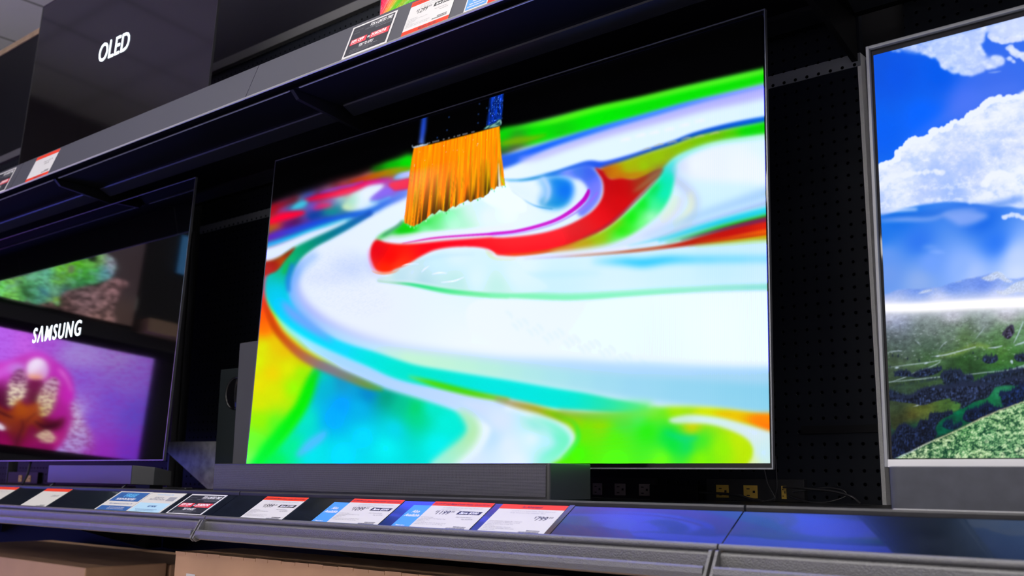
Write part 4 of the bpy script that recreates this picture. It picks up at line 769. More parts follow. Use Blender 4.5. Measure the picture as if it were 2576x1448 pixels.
for i in range(5):
    a = SEAMS[i]; 
    t = thing('pegboard_panel', 'black perforated back panel %s' % where[i], 'pegboard', (a, .36, 0), group='perforated back panels')
    MB().box(.09,1.219,0,.018,DECK,.81).build('lower_sheet', M['pegboard'], t)
    MB().box(.09,1.219,-.002,.018,.8105,.838).build('light_stripe', M['light_stripe_sheet'], t)  # paler strip stands in for a stripe of light across the pegboard
    MB().box(.09,1.219,0,.018,.8385,1.40).build('middle_sheet', M['pegboard'], t)
    MB().box(.0,1.219,-.012,.018,1.405,1.437).build('cross_bar', M['bar_grey'], t)
    MB().box(.0,1.219,0,.018,1.44,1.985).build('upper_sheet', M['black_enamel'], t)
    MB().box(.0,1.219,-.004,.02,1.985,2.012).build('wood_trim', M['trim_wood'], t)
    if i == 3: MB().box(1.06,1.2115,-.0035,-.0005,.0745,.0890).build('label_strip', M['post_black'], t)
    MB().box(1.212,1.2195,-.0005,.05,DECK,.838).build('side_edge', M['edge_lit' if i == 3 else 'edge_unlit'], t)  # lighting put into the colour: one edge painted lit, the others dark
for i, a in enumerate(SEAMS):
    t = thing('upright_post', 'black slotted steel upright between back panels, %s' % ['at the far left end','left of the brand-name television','between the brand-name television and the subwoofer','hidden mostly behind the paint television','beside the landscape television','at the far right end'][i], 'post', (a, .392, FLOOR), group='slotted uprights')
    p = MB().box(-.045,.0895,.020,.05,0,3.12); p.build('post', M['post_black'], t)
    MB().box(.004,.008,-.010,.020,1.0,1.95).build('flange', M['rail_grey'], t)
    s = MB()
    for k in range(36):
        z = 1.08+k*.0254; s.box(.036,.040,.0185,.0200,z,z+.014); s.box(.050,.054,.0185,.0200,z,z+.014)
    s.build('slots', M['slot_black'], t)

# ---------------- text: queued, then turned into meshes in one pass ----------------
TEXTS = []
def text(name, body, mat_, parent, x, y, size, wide=1., bold=0., shear=0., z=.0006, align='LEFT', fit=None, space=1., depth=0., matrix=None, line=1., rot=0.):
    c = bpy.data.curves.new(name, 'FONT'); c.body = body; c.size = size; c.offset = bold; c.shear = shear; c.align_x = align
    c.extrude = depth; c.space_character = space; c.resolution_u = 3; c.space_line = line; c.fill_mode = 'BOTH' if depth else 'FRONT'
    o = bpy.data.objects.new(name, c); C.objects.link(o)
    TEXTS.append((o, name, mat_, parent, x, y, wide, z, fit, matrix, align, rot))
def flush_text():
    bpy.context.view_layer.update(); dg = bpy.context.evaluated_depsgraph_get()
    for o, name, mt, parent, x, y, wide, z, fit, mx, align, rot in TEXTS:
        m = bpy.data.meshes.new_from_object(o.evaluated_get(dg)); m.name = name
        if len(m.vertices) == 0: continue
        co = np.empty(len(m.vertices)*3, np.float32); m.vertices.foreach_get('co', co); co = co.reshape(-1,3)
        if fit:
            x0, x1 = co[:,0].min(), co[:,0].max(); wide = fit/(x1-x0)
            if align == 'LEFT': co[:,0] -= x0
        co[:,0] *= wide; 
        if rot:
            cs, sn = math.cos(rot), math.sin(rot); co[:,0], co[:,1] = co[:,0]*cs-co[:,1]*sn, co[:,0]*sn+co[:,1]*cs
        co[:,0] += x; co[:,1] += y; co[:,2] += z
        m.vertices.foreach_set('co', co.ravel()); m.update()
        m.materials.clear(); m.materials.append(mt)
        n = bpy.data.objects.new(name, m); C.objects.link(n); n.parent = parent
        if mx is not None: n.matrix_local = mx
        c = o.data; bpy.data.objects.remove(o); bpy.data.curves.remove(c)

# ---------------- price tags ----------------
def flat(name, x0, x1, y0, y1, z, mt, parent, t=.0003): return MB().box(x0,x1,y0,y1,z-t,z).build(name, mt, parent)
def tag_root(x, plate, label, cat='price tag', group=None, name='price_tag', tilt=0.):
    B, T = plate; t = thing(name, label, cat, group=group); t.matrix_world = plate_frame(B, T, x) @ Matrix.Translation((0, 0, .0004)) @ Matrix.Rotation(tilt, 4, 'Z'); return t
LOW, UPP = (LB, LT), (UB, UT)
def barcode(par, x0, y0, w, h, seed, mt):
    r = random.Random(seed); m = MB(); x = x0
    while x < x0+w:
        b = r.choice((.0003,.0005,.0008)); m.box(x, x+b, y0, y0+h, .0007, .0009); x += b+r.choice((.0004,.0006,.001))
    m.build('barcode', mt, par)
def price_tag(x, W, header, lines, price, badge, details, label, plate=LOW, foot=None, seed=1, y0=.0015, y1=.0815, upper=False):
    t = tag_root(x, plate, label)
    pm = M['paper_upper'] if upper else M['paper']
    flat('card', 0, W, y0, y1, .0005, pm, t)
    hb = y1-.0128
    flat('header_band', 0, W, hb, y1+.0001, .0008, M['tag_red'], t)
    if header:
        if header == 'As Advertised': text('header_lettering', header, M['ink_darkred'], t, W*.335, hb+.0032, .0084, bold=.00018, shear=.22, z=.0010, fit=.044)
        else: text('header_lettering', header, M['ink_darkred'], t, .004, hb+.0035, .0066, bold=.00012, shear=.22, z=.0010, fit=W*.93)
    if lines: text('product_line', '\n'.join(lines), M['ink_pale'], t, W*.235, hb-.0072, .0043, shear=.2, line=1.25, fit=W*.66)
    if price:
        d, c = price
        px, py, fs, fw = (W*.215, hb-.0262, .0165, W*.215) if badge else (W*.70, hb-.0310, .0165, W*.165)
        text('currency_sign', '$', M['ink_black'], t, px-.0052, py+.0062, .0078, bold=.0001, shear=.15)
        text('price_lettering', d, M['ink_black'], t, px, py, fs, bold=.00025, shear=.15, fit=fw)
        text('cents_lettering', c, M['ink_black'], t, px+fw+.0018, py+.0058, .0078, shear=.15, fit=.0080)
    if badge:
        m = MB().add([(W*.555,py_badge(hb)-.0002,.0006),(W*.935,py_badge(hb)-.0002,.0006),(W*.950,py_badge(hb)+.0098,.0006),(W*.570,py_badge(hb)+.0098,.0006)],[(0,1,2,3)])
        b = m.build('save_badge', M['ink_black'], t)
        text('save_lettering', badge, M['ink_white'], b, W*.60, py_badge(hb)+.0021, .0082, bold=.00022, shear=.2, z=.0008, fit=W*.30)
        text('savings_note', 'After Instant Savings\n              Reg. $'+{'Save $1200':'2799.99','Save $200':'1299.99','Save $1000':'2299.99'}.get(badge,'1299.99'), M['ink_grey'], t, W*.60, hb-.0340, .0044, shear=.2, line=1.3, fit=W*.30)
    if details: text('detail_lines', '\n'.join(details), M['ink_grey'], t, .004, hb-.0375, .0034, line=1.22, fit=W*.52)
    barcode(t, W*.62, .0030 if not foot else .0165, W*.30, .0030, seed, M['ink_grey']); barcode(t, W*.72, .0075 if not foot else .0210, W*.20, .0026, seed+1, M['ink_grey'])
    if foot:
        flat('foot_band', 0, W, y0-.0001, .0118, .0008, M['tag_red'], t)
        text('foot_lettering', foot, M['ink_darkred'], t, W*.36, .0028, .0088, bold=.0003, shear=.25, z=.0010, fit=W*.38)
    return t
def py_badge(hb): return hb-.0245
D1 = ['\u2022LG OLED Evo Panel','\u2022120Hz Refresh Rate, 0.1ms Response Time','\u2022webOS 23, WiFi 5','\u2022HDMI 2.1 x4','\u2022Without Stand: 56.7 x 32.5 x 1.8, 36.6 lbs (16.6 kg)','\u2022With Stand: 56.7 x 34.3 x 9.1, 40.1 lbs (18.2 kg)']
price_tag(.383, .139, '$1,519.99 with Micro Center Insider Card LT271D', ['LG OLED65C3PUA 65" Class (64.5" Diag.) 4K Ultra HD','Smart LED TV'], ('1599','99'), 'Save $1200', D1,
          'white price tag marked Save $1200, nearest to the black promotion card', seed=3)
def also(x, label, tagx, *a, **k):
    t = tag_root(x, LOW, label, 'sign', name='availability_card')
    flat('card', 0, .0470, .0008, .0700, .0004, M['tag_blue'], t)
    text('lettering', 'Also\nAvailable', M['ink_white'], t, .0235, .0460, .0118, bold=.0002, shear=.2, z=.0007, align='CENTER', line=1.02, wide=.86)
    text('small_lettering', 'Please see a\nSales Associate', M['ink_white'], t, .0200, .0050, .0048, bold=.0001, shear=.1, z=.0007, align='CENTER')
    return t
also(.6130, 'first blue Also Available card from the left, lower shelf front', 0)
price_tag(.6590, .141, '$1,044.99 with Micro Center Insider Card LT271D', ['LG OLED65C2PUA 65" Class (64.5" Diag.) 4K Ultra HD','Smart LED TV (Refurbished)'], ('1099','99'), 'Save $200', D1,
          'white price tag marked 1099.99, between the two blue Also Available cards', seed=5, y1=.0838)
also(.8360, 'second blue Also Available card from the left, lower shelf front', 0)
price_tag(.8815, .1420, '$1,139.99 with Micro Center Insider Card LT271D', ['LG OLED65C3AUA 65" Class (64.5" Diag.) 4K Ultra HD','Smart LED TV (Refurbished)'], ('1199','99'), 'Save $200', D1,
          'white price tag marked 1199.99, right of the second blue Also Available card', seed=7, y1=.0830)
price_tag(1.0430, .1395, 'As Advertised', ['LG SC9S 3.1.3 Channel Home Theater System with','Dolby Atmos and IMAX Enhanced - Black'], ('799','99'), None,
          ['\u2022System Components: 1 Speaker Bar, 1 Subwoofer','\u2022Ports & Connections: 1x HDMI Input, 1x HDMI','  Output, 1x Optical Input, 1x USB, WiFi','\u2022Bluetooth 5.2',"\u2022What's in the Box: Soundbar, Subwoofer,",'  Remote, Batteries, HDMI Cable, Optical Cable','\u2022Energy Star Certified'],
          'white price tag with red As Advertised header reading $799.99', seed=9, y1=.0815)
t = tag_root(1.0600, LOW, 'clear plastic tag sleeve edge sticking out right of the $799.99 tag', 'tag sleeve', name='tag_sleeve')
MB().box(.1235,.1335,.002,.0850,.0001,.0004).build('sleeve', M['tag_sleeve'], t)
# far left tags on the lower shelf
lt = price_tag(-.613, .142, None, None, None, None, None, 'white price tag with red header standing alone in front of the small purple-lit soundbar', seed=11, y1=.0860)
text('blurred_lines', '1599.99', M['ink_grey'], lt, .085, .048, .012, bold=.0002, shear=.2)
price_tag(-.925, .142, None, ['Smart TV','4K Ultra HD'], None, None, None, 'white price tag with red header, leftmost on the lower shelf', seed=12, y1=.0870)
t = tag_root(-.2185, LOW, 'white card with navy panels, left half of the pair beside the black promotion card', 'sign', name='offer_card')
flat('card', 0, .148, .001, .0845, .0005, M['paper'], t)
flat('top_panel', .008, .142, .0420, .0800, .0008, M['tag_navy'], t); flat('bottom_panel', .008, .148, .003, .0220, .0008, M['tag_navy'], t)
text('headline', 'FREE', M['tag_sky'], t, .075, .060, .0200, bold=.0008, align='CENTER', z=.0010, fit=.055)
text('headline', 'PICKUP OR DELIVERY', M['ink_white'], t, .075, .0465, .0110, bold=.0004, align='CENTER', z=.0010, fit=.086)
text('caption', 'Get it delivered to your door TV', M['tag_navy'], t, .080, .0295, .0075, bold=.0001, align='CENTER', fit=.105)
text('fine_print', 'See store associate for details.\nOffer valid on select televisions', M['ink_white'], t, .088, .0140, .0058, align='CENTER', z=.0010, fit=.075)
t = tag_root(-.0690, LOW, 'white and pale blue offer card, right half of the pair beside the black promotion card', 'sign', name='offer_card')
flat('card', 0, .146, .001, .0830, .0005, M['paper'], t); flat('blue_panel', .008, .138, .003, .0400, .0008, M['tag_ice'], t)
flat('dark_panel', .100, .132, .0500, .0660, .0008, M['ink_dim'], t)
text('headline', 'Extended Protection Plan', M['tag_sky'], t, .068, .0730, .0060, align='CENTER', fit=.072)
text('caption', 'SETUP &\nPROTECTION', M['ink_dim'], t, .058, .0595, .0085, bold=.0004, align='CENTER', fit=.066, line=.9)
text('caption', 'GET MORE', M['tag_navy'], t, .080, .0230, .0095, bold=.0002, align='CENTER', z=.0010, fit=.036)
text('fine_print', 'Ask an associate how to protect your purchase\ntoday and save on setup and installation', M['tag_navy'], t, .073, .0120, .0048, align='CENTER', z=.0010, fit=.095)
def promo(x, plate, label, H=.0815):
    t = tag_root(x, plate, label, 'sign', name='promotion_card', tilt=0)
    W = .139; flat('card', 0, W, .0005, H, .0005, M['paper_upper'], t); flat('black_panel', .0055, W-.006, .0060, H-.0045, .0008, M['promo_black'], t)
    k = (H-.0815)
    text('headline', 'FOR A LIMITED TIME!', M['ink_white'], t, W-.010, H-.0170, .0125, bold=.0003, shear=.12, align='RIGHT', z=.0010, fit=.068)
    text('small_headline', 'In-Store Credit Card Savings Event. 5/14 - 5/21\nMinimum purchase required', M['ink_dim'], t, W-.009, H-.0225, .0056, shear=.1, align='RIGHT', z=.0010, fit=.082)
    text('logo_lettering', 'micro center\nINSIDER', M['ink_grey'], t, .012, H-.0160, .0052, shear=.1, z=.0010, line=1.6)
    for (a, b, s, f) in ((.012,.062,'10% OFF',.040),(.074,.131,'24 MONTHS',.046)):
        r = flat('red_panel', a, b, .0300+k*.5, .0455+k*.5, .0011, M['promo_red'], t)
        text('panel_lettering', s, M['ink_white'], r, a+.003, .0355+k*.5, .0112, bold=.0005, shear=.12, z=.0013, fit=f)
        text('panel_note', 'instant discount or purchase', M['ink_white'], r, a+.004, .0315+k*.5, .0034, z=.0013, fit=f*.85)
    text('joining_word', 'or', M['ink_white'], t, .0650, .0355+k*.5, .0100, bold=.0004, z=.0010)
    text('call_lettering', 'TEXT TO APPLY', M['ink_white'], t, .045, .0185+k*.4, .0110, bold=.0003, shear=.12, z=.0010, fit=.046)
    text('fine_print', 'Text APPLY to see if you are approved before shopping\nSubject to credit approval. See store for details.\nOffer good on qualifying purchases only', M['ink_dim'], t, .020, .0150+k*.3, .0036, z=.0010, line=1.1, fit=.085)
promo(.1010, LOW, 'black limited-time promotion card with white border lying on the lower shelf front', .0818)
promo(.6150, UPP, 'black limited-time promotion card with white border on the upper shelf front', .0900)
price_tag(.7960, .1300, '$1,234.99 with Micro Center Insider Card', ['LG OLED55C3PUA 55" Class (54.6" Diag.)','4K Ultra HD Smart LED TV'], ('1299','99'), 'Save $1000', D1,
          'price tag reading $1299.99 with red foot band on the upper shelf', plate=UPP, foot='MICRO CENTER', seed=21, y0=.0010, y1=.0915, upper=True)
t = tag_root(.9660, UPP, 'blue notice with white border asking to see a Sales Associate, on the upper shelf', 'sign', name='notice_card')
flat('card', 0, .0600, .0010, .0900, .0004, M['paper_upper'], t); flat('blue_panel', .0035, .0570, .0045, .0865, .0007, M['tag_blue'], t)
text('lettering', 'Please see a\nSales Associate for\nadditional information', M['ink_white'], t, .0300, .0215, .0050, bold=.0001, shear=.1, z=.0010, align='CENTER', line=1.25)
text('headline', 'Also\nAvailable', M['ink_white'], t, .0300, .0640, .0118, bold=.0002, shear=.2, z=.0010, align='CENTER')
price_tag(1.0270, .1300, '$949.99 with Micro Center Insider Card', None, ('999','99'), None, None, 'price tag with red foot band right of the blue notice, upper shelf', plate=UPP, foot='MICRO CENTER', seed=23, y0=.0010, y1=.0915, upper=True)
price_tag(-.8440, .1460, None, None, None, None, None, 'price tag with red bands on the upper shelf below the OLED television', plate=UPP, foot='SALE', seed=25, y0=.0010, y1=.0930, upper=True)
tt = [o for o in bpy.data.objects if o.name.startswith('price_tag')][-1]
text('blurred_lines', 'Smart LED TV\n   1899.99', M['ink_grey'], tt, .070, .058, .0095, bold=.0001, shear=.2)
promo(-1.1220, UPP, 'dark promotion card at the far left end of the upper shelf front', .0900)

# ---------------- screens: pictures drawn on fine grids of coloured points ----------------
def homography(src, dst):
    A = []
    for (x, y), (u, v) in zip(src, dst):
        A.append([x,y,1,0,0,0,-u*x,-u*y,-u]); A.append([0,0,0,x,y,1,-v*x,-v*y,-v])
    return np.linalg.svd(np.array(A))[2][-1].reshape(3,3)
def screen_mat(name, gain, rough=.12, blue=1., spec=.12):
    m = mat(name, (.002,.002,.002), rough, spec=spec); nt = m.node_tree; N = nt.nodes; L = nt.links
    at = N.new('ShaderNodeAttribute'); at.attribute_name = 'picture'; b = N['Principled BSDF']
    L.new(at.outputs['Color'], b.inputs['Emission Color']); b.inputs['Emission Strength'].default_value = gain; return m
def screen(name, art, W, H, nx, ny, corners, material, parent, boost=(1,1,1), xs=None, mirror=None, gain=1.):
    """grid in local x (0..W), z (0..H), facing -y; corners: drawing coordinates of (0,0),(W,0),(W,H),(0,H)"""
    us = np.linspace(0, W, nx+1) if xs is None else np.array(xs); nx = len(us)-1; vs = np.linspace(0, H, ny+1)
    X, Z = np.meshgrid(us, vs); Hm = homography([(0,0),(corners[4][0],0),(corners[4][0],corners[4][1]),(0,corners[4][1])], corners[:4])
    Xs = X.copy()
    if mirror: Xs = mirror-np.abs(((Xs+mirror)%(2*mirror))-mirror) if False else np.abs(((Xs+mirror)%(2*mirror))-mirror)
    q = np.stack([Xs, Z, np.ones_like(X)], -1)@Hm.T; px, py = q[...,0]/q[...,2], q[...,1]/q[...,2]
    gx = np.clip((px-art.x0)*art.r, 0, art.w-1.001); gy = np.clip((py-art.y0)*art.r, 0, art.h-1.001)
    ix, iy = gx.astype(int), gy.astype(int); fx, fy = (gx-ix)[...,None], (gy-iy)[...,None]; I = art.img
    ix1, iy1 = np.minimum(ix+1, art.w-1), np.minimum(iy+1, art.h-1)
    col = (I[iy,ix]*(1-fx)+I[iy,ix1]*fx)*(1-fy)+(I[iy1,ix]*(1-fx)+I[iy1,ix1]*fx)*fy
    col = np.clip(col, 0, 1); lin = np.where(col <= .04045, col/12.92, ((col+.055)/1.055)**2.4)
    for k in range(3):   # saturated channels really are brighter than the camera can record
        lin[...,k] = lin[...,k]*(1+(boost[k]-1)*np.clip((lin[...,k]-(.90, .93, .90)[k])/.07, 0, 1))
    lin *= gain
    me = bpy.data.meshes.new(name); nv = (nx+1)*(ny+1)
    me.vertices.add(nv); co = np.zeros((ny+1, nx+1, 3), np.float32); co[...,0] = X; co[...,2] = Z; me.vertices.foreach_set('co', co.ravel())
    i, j = np.meshgrid(np.arange(nx), np.arange(ny)); a = (j*(nx+1)+i).ravel()
    quads = np.stack([a, a+1, a+nx+2, a+nx+1], 1).astype(np.int32); nf = len(quads)
    me.loops.add(nf*4); me.loops.foreach_set('vertex_index', quads.ravel()); me.polygons.add(nf)
    me.polygons.foreach_set('loop_start', np.arange(0, nf*4, 4, dtype=np.int32)); me.update(calc_edges=True)
    ca = me.color_attributes.new('picture', 'FLOAT_COLOR', 'POINT'); rgba = np.ones((nv, 4), np.float32); rgba[:,:3] = lin.reshape(-1,3)
    ca.data.foreach_set('color', rgba.ravel()); me.materials.append(material)
    o = bpy.data.objects.new(name, me); C.objects.link(o); o.parent = parent; return o
def television(name, label, x, y, z, W, H, lean, rot=0., edge=.0022, edge_mat='edge_metal', panel='glass_black', depth=.0055):
    t = thing(name, label, 'television', (x, y, z), (-lean, 0, rot))
    MB().box(edge, W-edge, 0, depth, edge, H-edge).build('panel', M[panel], t)
    e = MB()
    for b in ((0,W,0,edge),(0,W,H-edge,H),(0,edge,edge,H-edge),(W-edge,W,edge,H-edge)): e.box(b[0],b[1],-.0012,depth+.001,b[2],b[3])
    e.build('edge_trim', M[edge_mat], t)
    MB().box(W*.25,W*.75,depth,depth+.028,H*.08,H*.55).build('back_cover', M['strip_black'], t)
    return t
main = television('television', 'large television in the middle showing a brush dipping in swirling bright paint', 0, 0, 0, 1.441, .826, LEAN)
s = screen('screen', art_paint(), 1.432, .806, 900, 500, [(621.4,1166.2),(1938.4,1164.5),(1918.9,36.3),(694.4,412.1),(1.432,.806)],
           screen_mat('picture_paint', 1.03, spec=.03), main, boost=(1.3,5.,9.)); s.location = (.004, -.0016, .010)
st = MB().box(.42,.98,.030,.052,-.0555,.20); st.build('stand', M['strip_black'], main)
sams = television('television', 'switched-off glossy television at left with the lit brand name on its screen', -1.832, 0, .02, 1.447, .833, LEAN)
left_leg = MB().tube([(.62,.014,0),(.66,-.01,-.045),(.68,-.03,-.076)], .004); left_leg.build('leg', M['edge_dark'], sams)
MB().tube([(.20,.014,0),(.16,-.02,-.076)], .004).build('leg', M['edge_dark'], sams)
oled = television('television', 'large dark television on the upper shelf showing the word OLED', -1.532, 0, .97, 1.228, .783, LEAN, edge=.0018, edge_mat='edge_dark', panel='glass_black_matte')
rain = television('television', 'television on the upper shelf showing rainbow streaks', .434, 0, .965, 1.228, .706, LEAN, edge=.002, edge_mat='edge_dark')
s = screen('screen', art_rainbow(), 1.222, .698, 420, 240, [(0,698),(1222,698),(1222,0),(0,0),(1.222,.698)], screen_mat('picture_rainbow', 1.), rain, boost=(1.3,1.3,1.3)); s.location = (.003, -.0016, .004)
# landscape television with a grey frame
LW, LH = 1.228, .690
land = thing('television', 'television at right in a grey frame showing clouds over green mountains', 'television', (1.6245, 0, .0035), (-.036, 0, 0))
MB().box(.005, LW-.005, .001, .030, .006, LH-.005).build('panel', M['glass_black'], land)
f = MB()
for b in ((0,.0052,0,LH),(LW-.0052,LW,0,LH),(.0052,LW-.0052,LH-.0055,LH)): f.box(b[0],b[1],-.006,.032,b[2],b[3])
f.build('frame', M['frame_grey'], land, bevel=.0008)
MB().box(.0052,LW-.0052,-.006,.032,0,.0115).build('chin', M['chin_silver'], land, bevel=.0008)
xs = list(np.linspace(0,.240,280))+list(np.linspace(.240,1.212,300))[1:]
s = screen('screen', art_landscape(), 1.212, .660, 0, 520, [(2243.5,1152.5),(2830,1150),(2719.7,4.7),(2204.8,139),(.3015,.661)], screen_mat('picture_landscape', 1., spec=.05), land, boost=(1.1,1.1,1.1), xs=xs, mirror=.225); s.location = (.0105, -.0004, .0135)
MB().box(.35,.85,.033,.06,-.0595,.25).build('stand', M['strip_black'], land)
# word shown on the OLED set and on the left set
lm = Matrix(((1,0,0,0),(0,0,-1,0),(0,1,0,0),(0,0,0,1)))
text('screen_lettering', 'OLED', M['letter_glow'], oled, .5150, .4060, .0980, bold=.0004, z=.0014, fit=.2020, matrix=lm, rot=-.02)
text('screen_lettering', 'S\u039bMSUNG', M['letter_glow'], sams, .5350, .4030, .0740, bold=.0005, space=1.22, shear=.0, z=.0014, fit=.3330, matrix=lm)

# ---------------- displays on the end wall, seen mirrored in the left set, and an added violet glow panel ----------------
def end_wall_tv(label, y0, z0, W, H, art, corners, mt, boost, nx, ny, gain):
    t = thing('television', label, 'television', (-4.0, y0, z0), (0, 0, math.pi/2))
    # local x runs toward -y of the room when turned; faces +x
    t.rotation_euler = (0, 0, math.pi/2)
    MB().box(-.012,W+.012,.002,.04,-.012,H+.012).build('panel', M['glass_black'], t)
    s = screen('screen', art, W, H, nx, ny, corners, mt, t, boost, gain=gain); s.location = (0, 0, 0)
    return t
# local +x of these sets points along +y of the room: x=0 is the edge farthest from the shelves
end_wall_tv('television on the end wall showing a purple orchid, mirrored in the left set', -1.985, .250, 1.235, .68, art_orchid(), [(365,1150),(-150,1100),(-94,820),(382,905),(1.235,.68)], screen_mat('picture_orchid', 1.), (1,1,1), 330, 220, 8.5)
end_wall_tv('television on the end wall showing a green iguana, mirrored in the left set', -1.79, 1.115, 1.22, .685, art_iguana(), [(331,820),(-156,708),(-94,429),(373,574),(1.22,.685)], screen_mat('picture_iguana', 1.), (1,1,1), 330, 220, 6.5)
t = thing('television', 'small display with a plain blue picture on the end wall', 'television', (-4.0, -2.75, 1.55), (0,0,math.pi/2))
MB().box(0,.70,.002,.03,0,.285).build('panel', M['glass_black'], t); MB().box(.005,.695,0,.002,.005,.280).build('screen', mat('blue_picture', (.01,.01,.01), .3, emit=(.10,.42,.95,1.6)), t)
t = thing('television', 'unseen violet glow panel added in the bottom row of the end wall, under the orchid', 'television', (-4.0, -2.75, -.66), (0,0,math.pi/2))  # added out of view to tint the lower rail and left soundbar violet
MB().box(0,2.15,.002,.04,0,.72).build('panel', M['glass_black'], t); MB().box(.01,2.14,0,.002,.01,.71).build('screen', mat('violet_glow', (.01,.01,.01), .3, emit=(.12,.14,1.0,7.)), t)  # backing and emitting face of the added violet glow panel
t = thing('display_shelf', 'end wall shelf carrying the iguana television', 'shelf', (-4.05, 0, 1.0))
MB().box(-.40,.02,-3.6,-.2,.0,.085).build('deck', M['wall_dark'], t)
t = thing('cardboard_box', 'flat brown carton lying on the end wall shelf', 'box', (-3.95, -2.9, 1.0855)); MB().box(-.15,.06,-.1,1.05,0,.09).build('carton', M['cardboard_light'], t)
t = thing('display_shelf', 'end wall shelf carrying the orchid television', 'shelf', (-4.05, 0, .1)); MB().box(-.40,.02,-3.6,-.2,.0,.10).build('deck', M['wall_dark'], t)

# ---------------- audio gear ----------------
sb = thing('soundbar', 'long grey soundbar with perforated grille in front of the main paint television', 'soundbar', (.107, -.165, DECK+.001), group=None)
W = .998
MB().prism_z(rounded(0, W, 0, .125, .005), .004, .0665).build('body', M['bar_body'], sb, bevel=.0012)
front = MB().prism_y(rounded(.004, W-.007, .0085, .0635, .003), -.0012, .002); front.build('grille', M['grille'], sb)
MB().prism_z(rounded(.002, W-.002, .002, .123, .008), .0, .0042).build('base', M['strip_black'], sb)
sub = thing('subwoofer', 'dark grey subwoofer with round port standing left of the paint television', 'subwoofer', (-.318, .10, DECK+.001))
MB().box(0, .34, .020, .24, 0, .340).build('cabinet', M['sub_body'], sub, bevel=.003)
MB().box(.142, .39, -.020, .0195, 0, .402).build('front_baffle', M['sub_fabric'], sub, bevel=.004)
pr = [(.046,.0195),(.044,.0185),(.041,.0195),(.036,.026),(.030,.040),(.026,.070),(.0001,.072)]
MB().lathe_y(.0795, .268, [(.0465,.0205),(.0465,.0180),(.0445,.0168),(.0415,.0172),(.0405,.0190)]).build('port_ring', M['port_black'], sub, smooth=True)
MB().lathe_y(.0795, .268, [(.0405,.0195),(.036,.0188),(.024,.0178),(.012,.0172),(.0002,.0170)]).build('port', M['port_black'], sub, smooth=True)
ss = thing('soundbar', 'small soundbar with angled ends lit purple under the left television', 'soundbar', (-.862, -.10, 0))
ft = MB(); zb, zt = -.0455, .0052
P = [(0,.018),(.018,0),(.492,0),(.522,.048),(.522,.100),(0,.100)]
top = [zt-.001, zt, zt-.0008, zt-.0045, zt-.0150, zt-.012]; bot = [zb, zb-.0005, zb, zb-.002, zb-.0035, zb]
n = 6
ft.add([(x,y,b) for (x,y),b in zip(P,bot)]+[(x,y,a) for (x,y),a in zip(P,top)], [(i,(i+1)%n,n+(i+1)%n,n+i) for i in range(n)]+[tuple(range(n))[::-1],tuple(range(n,2*n))])
ft.build('body', M['bar_body'], ss, bevel=.001)
MB().add([(.018,-.0012,zb+.001),(.490,-.0012,zb+.001),(.490,-.0010,zt-.001),(.018,-.0010,zt-.001),(.018,.001,zb+.001),(.490,.001,zb+.001),(.490,.001,zt-.001),(.018,.001,zt-.001)],[(0,1,2,3),(7,6,5,4),(0,4,5,1),(1,5,6,2),(2,6,7,3),(3,7,4,0)]).build('front_cloth', M['fabric_purplish'], ss)
for x in (.045,.455): MB().tube([(x,.01,zb),(x-.006,-.002,DECK+.004)], .0025).build('foot', M['edge_dark'], ss)
MB().box(.43,.50,.05,.09,DECK+.001,zb-.002).build('rear_foot', M['strip_black'], ss)
rb = thing('soundbar', 'grey cloth soundbar in front of the landscape television at right', 'soundbar', (1.684, -.165, DECK+.001))
MB().prism_z(rounded(0, 1.02, 0, .13, .014), .004, .0615).build('cloth_cover', M['fabric_grey'], rb, bevel=.0015)
MB().prism_z(rounded(.001, 1.019, -.0008, .131, .014), .0, .0055).build('base_trim', M['chin_silver'], rb)
pl = thing('metal_plate', 'grey marbled angular metal plate standing left of the subwoofer', 'plate', (-.70, .20, DECK+.001))
MB().add([(.234,0,0),(.280,0,0),(.264,0,.139),(.008,0,.1425),(.0035,0,.109),
          (.234,.003,0),(.280,.003,0),(.264,.003,.139),(.008,.003,.1425),(.0035,.003,.109)],
         [(0,1,2,3,4),(9,8,7,6,5),(0,5,6,1),(1,6,7,2),(2,7,8,3),(3,8,9,4),(4,9,5,0)]).build('plate', M['steel_marbled'], pl)
# wall outlets and power strips
def power_strip(x0, x1, label, outs):
    t = thing('power_strip', label, 'power strip', (x0, .345, -.059))
    MB().box(0, x1-x0, 0, .0145, 0, .044).build('housing', M['strip_black'], t, bevel=.001)
    for (a, b, mt) in outs:
        o = MB().box(a-x0, b-x0, -.002, 0, .006, .0315).build('outlet', M[mt], t)
        s = MB(); w = b-a; cx = (a+b)/2-x0
        s.box(cx-w*.27,cx-w*.05,-.0026,-.0018,.0235,.0255); s.box(cx-w*.27,cx-w*.05,-.0026,-.0018,.0105,.0125); s.box(cx+w*.18,cx+w*.34,-.0026,-.0018,.0165,.0210)
        s.build('slots', M['slot_black'], o)
power_strip(.80, 1.00, 'black power strip with three beige outlets behind the main soundbar', [(.836,.861,'outlet_beige'),(.896,.924,'outlet_beige'),(.960,.987,'outlet_beige')])
power_strip(1.125, 1.34, 'black power strip with yellow outlets under the main television', [(1.1490,1.1770,'outlet_yellow'),(1.2110,1.2410,'outlet_yellow'),(1.2930,1.3030,'outlet_yellow')])
power_strip(-2.12, -1.86, 'black power strip with yellow outlets seen under the left television', [(-2.02,-1.992,'outlet_yellow'),(-1.955,-1.915,'outlet_yellow')])
t = thing('power_adapter', 'black power adapter box between the two power strips', 'power adapter', (.995, .33, DECK)); MB().box(0,.118,0,.028,0,.031).build('body', M['post_black'], t, bevel=.001)
def cable(name, label, pts, r, group=None):
    P = crom(np.array(pts), 6, False); o = MB().tube([tuple(map(float, q)) for q in P], r, 6).build(name, M['cable'], None, smooth=True); tag(o, label, 'cable', group); return o
Yc = .325
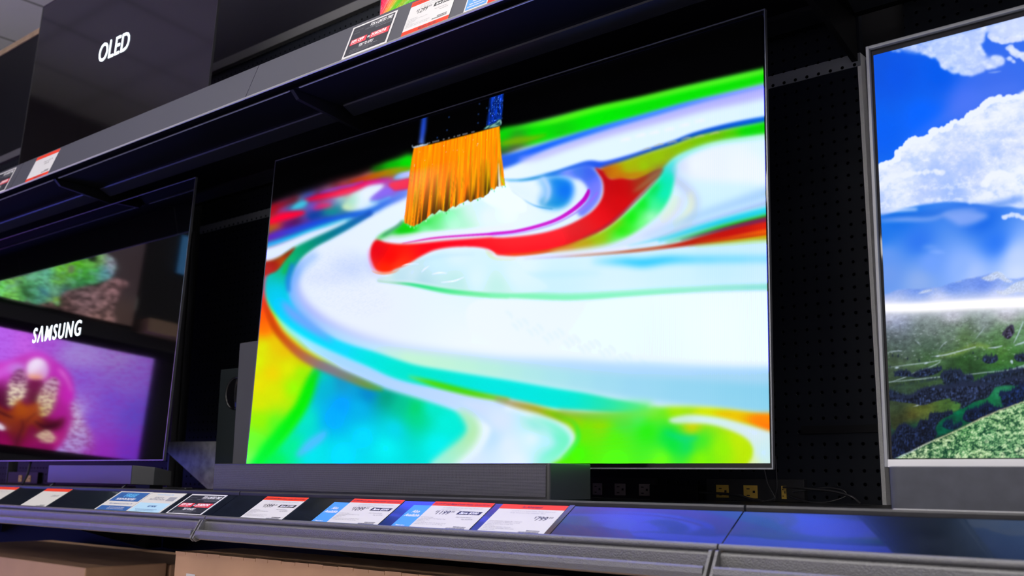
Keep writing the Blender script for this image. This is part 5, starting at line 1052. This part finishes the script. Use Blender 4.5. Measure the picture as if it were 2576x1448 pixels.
cable('cable', 'thin black cable hanging in a loop below the right corner of the main television', [(1.265,Yc,.02),(1.272,Yc,-.02),(1.283,Yc,-.042),(1.288,Yc,-.055),(1.270,Yc,-.0585),(1.24,Yc,-.0585)], .0012)
cable('cable', 'thin black cable dropping straight from the right corner of the main television', [(1.292,Yc,.03),(1.293,Yc,-.01),(1.292,Yc,-.035),(1.285,Yc,-.052),(1.27,Yc-.02,-.0585)], .0012)
cable('cable', 'black cable arching from the yellow outlets toward the right upright', [(1.300,.338,-.030),(1.34,Yc,-.031),(1.38,Yc,-.034),(1.41,Yc,-.037),(1.44,Yc,-.045),(1.455,Yc+.005,-.058)], .0026)
cable('cable', 'black cable sagging low along the deck before the right upright', [(1.31,.335,-.047),(1.34,Yc,-.054),(1.37,Yc-.01,-.0575),(1.40,Yc-.01,-.056),(1.43,Yc,-.045),(1.425,Yc,-.034),(1.395,Yc,-.030),(1.36,Yc,-.034),(1.325,Yc,-.039)], .0016)
cable('cable', 'black cable lying across the middle yellow outlet', [(1.11,.338,-.044),(1.15,.336,-.0445),(1.20,.334,-.047),(1.23,.332,-.054),(1.26,.330,-.0585)], .0028)
cable('cable', 'black cable bundle lying behind the small purple-lit soundbar', [(-.62,.06,-.056),(-.55,.07,-.054),(-.48,.05,-.057),(-.40,.10,-.057),(-.33,.04,-.057)], .003)

# ---------------- cartons under the shelf ----------------
t = thing('cardboard_box', 'large brown television carton with white letters under the right-hand shelf', 'box', (.068, -.225, FLOOR))
ct = MB().box(0, 1.62, 0, .18, 0, .928); ct.build('carton', M['cardboard'], t)
fl = MB(); rr = random.Random(4); x = .0
while x < 1.60:
    w = .040+rr.random()*.004; h = rr.random()*.0015; fl.box(x, min(x+w,1.62), -.0012, 0, .9228, .9285+h); x += w+.0016
fl.build('perforated_flap', M['cardboard'], t)
mx = Matrix(((1,0,0,0),(0,0,-1,-.0004),(0,1,0,0),(0,0,0,1)))
text('brand_lettering', 'LG', M['carton_print'], t, .050, .715, .240, bold=.004, z=.0012, fit=.30, matrix=mx)
t = thing('cardboard_box', 'brown carton under the left-hand shelf, front corner nearest', 'box', (-1.60, -.20, FLOOR))
MB().box(0, 1.215, 0, .235, 0, .862).build('carton', M['cardboard_dark'], t, bevel=.004)
t = thing('cardboard_box', 'brown carton standing behind the left-hand one, under the shelf', 'box', (-1.60, .045, FLOOR))
MB().box(0, 1.215, 0, .26, 0, .857).build('carton', M['cardboard_dark'], t, bevel=.004)
t = thing('kick_panel', 'black kick panel closing the fixture behind the brown cartons', 'panel', (SEAMS[0], 0, FLOOR)); 
MB().box(0, 6.1, .362, .389, 0, .97).build('sheet', M['underside_black'], t)
flush_text()
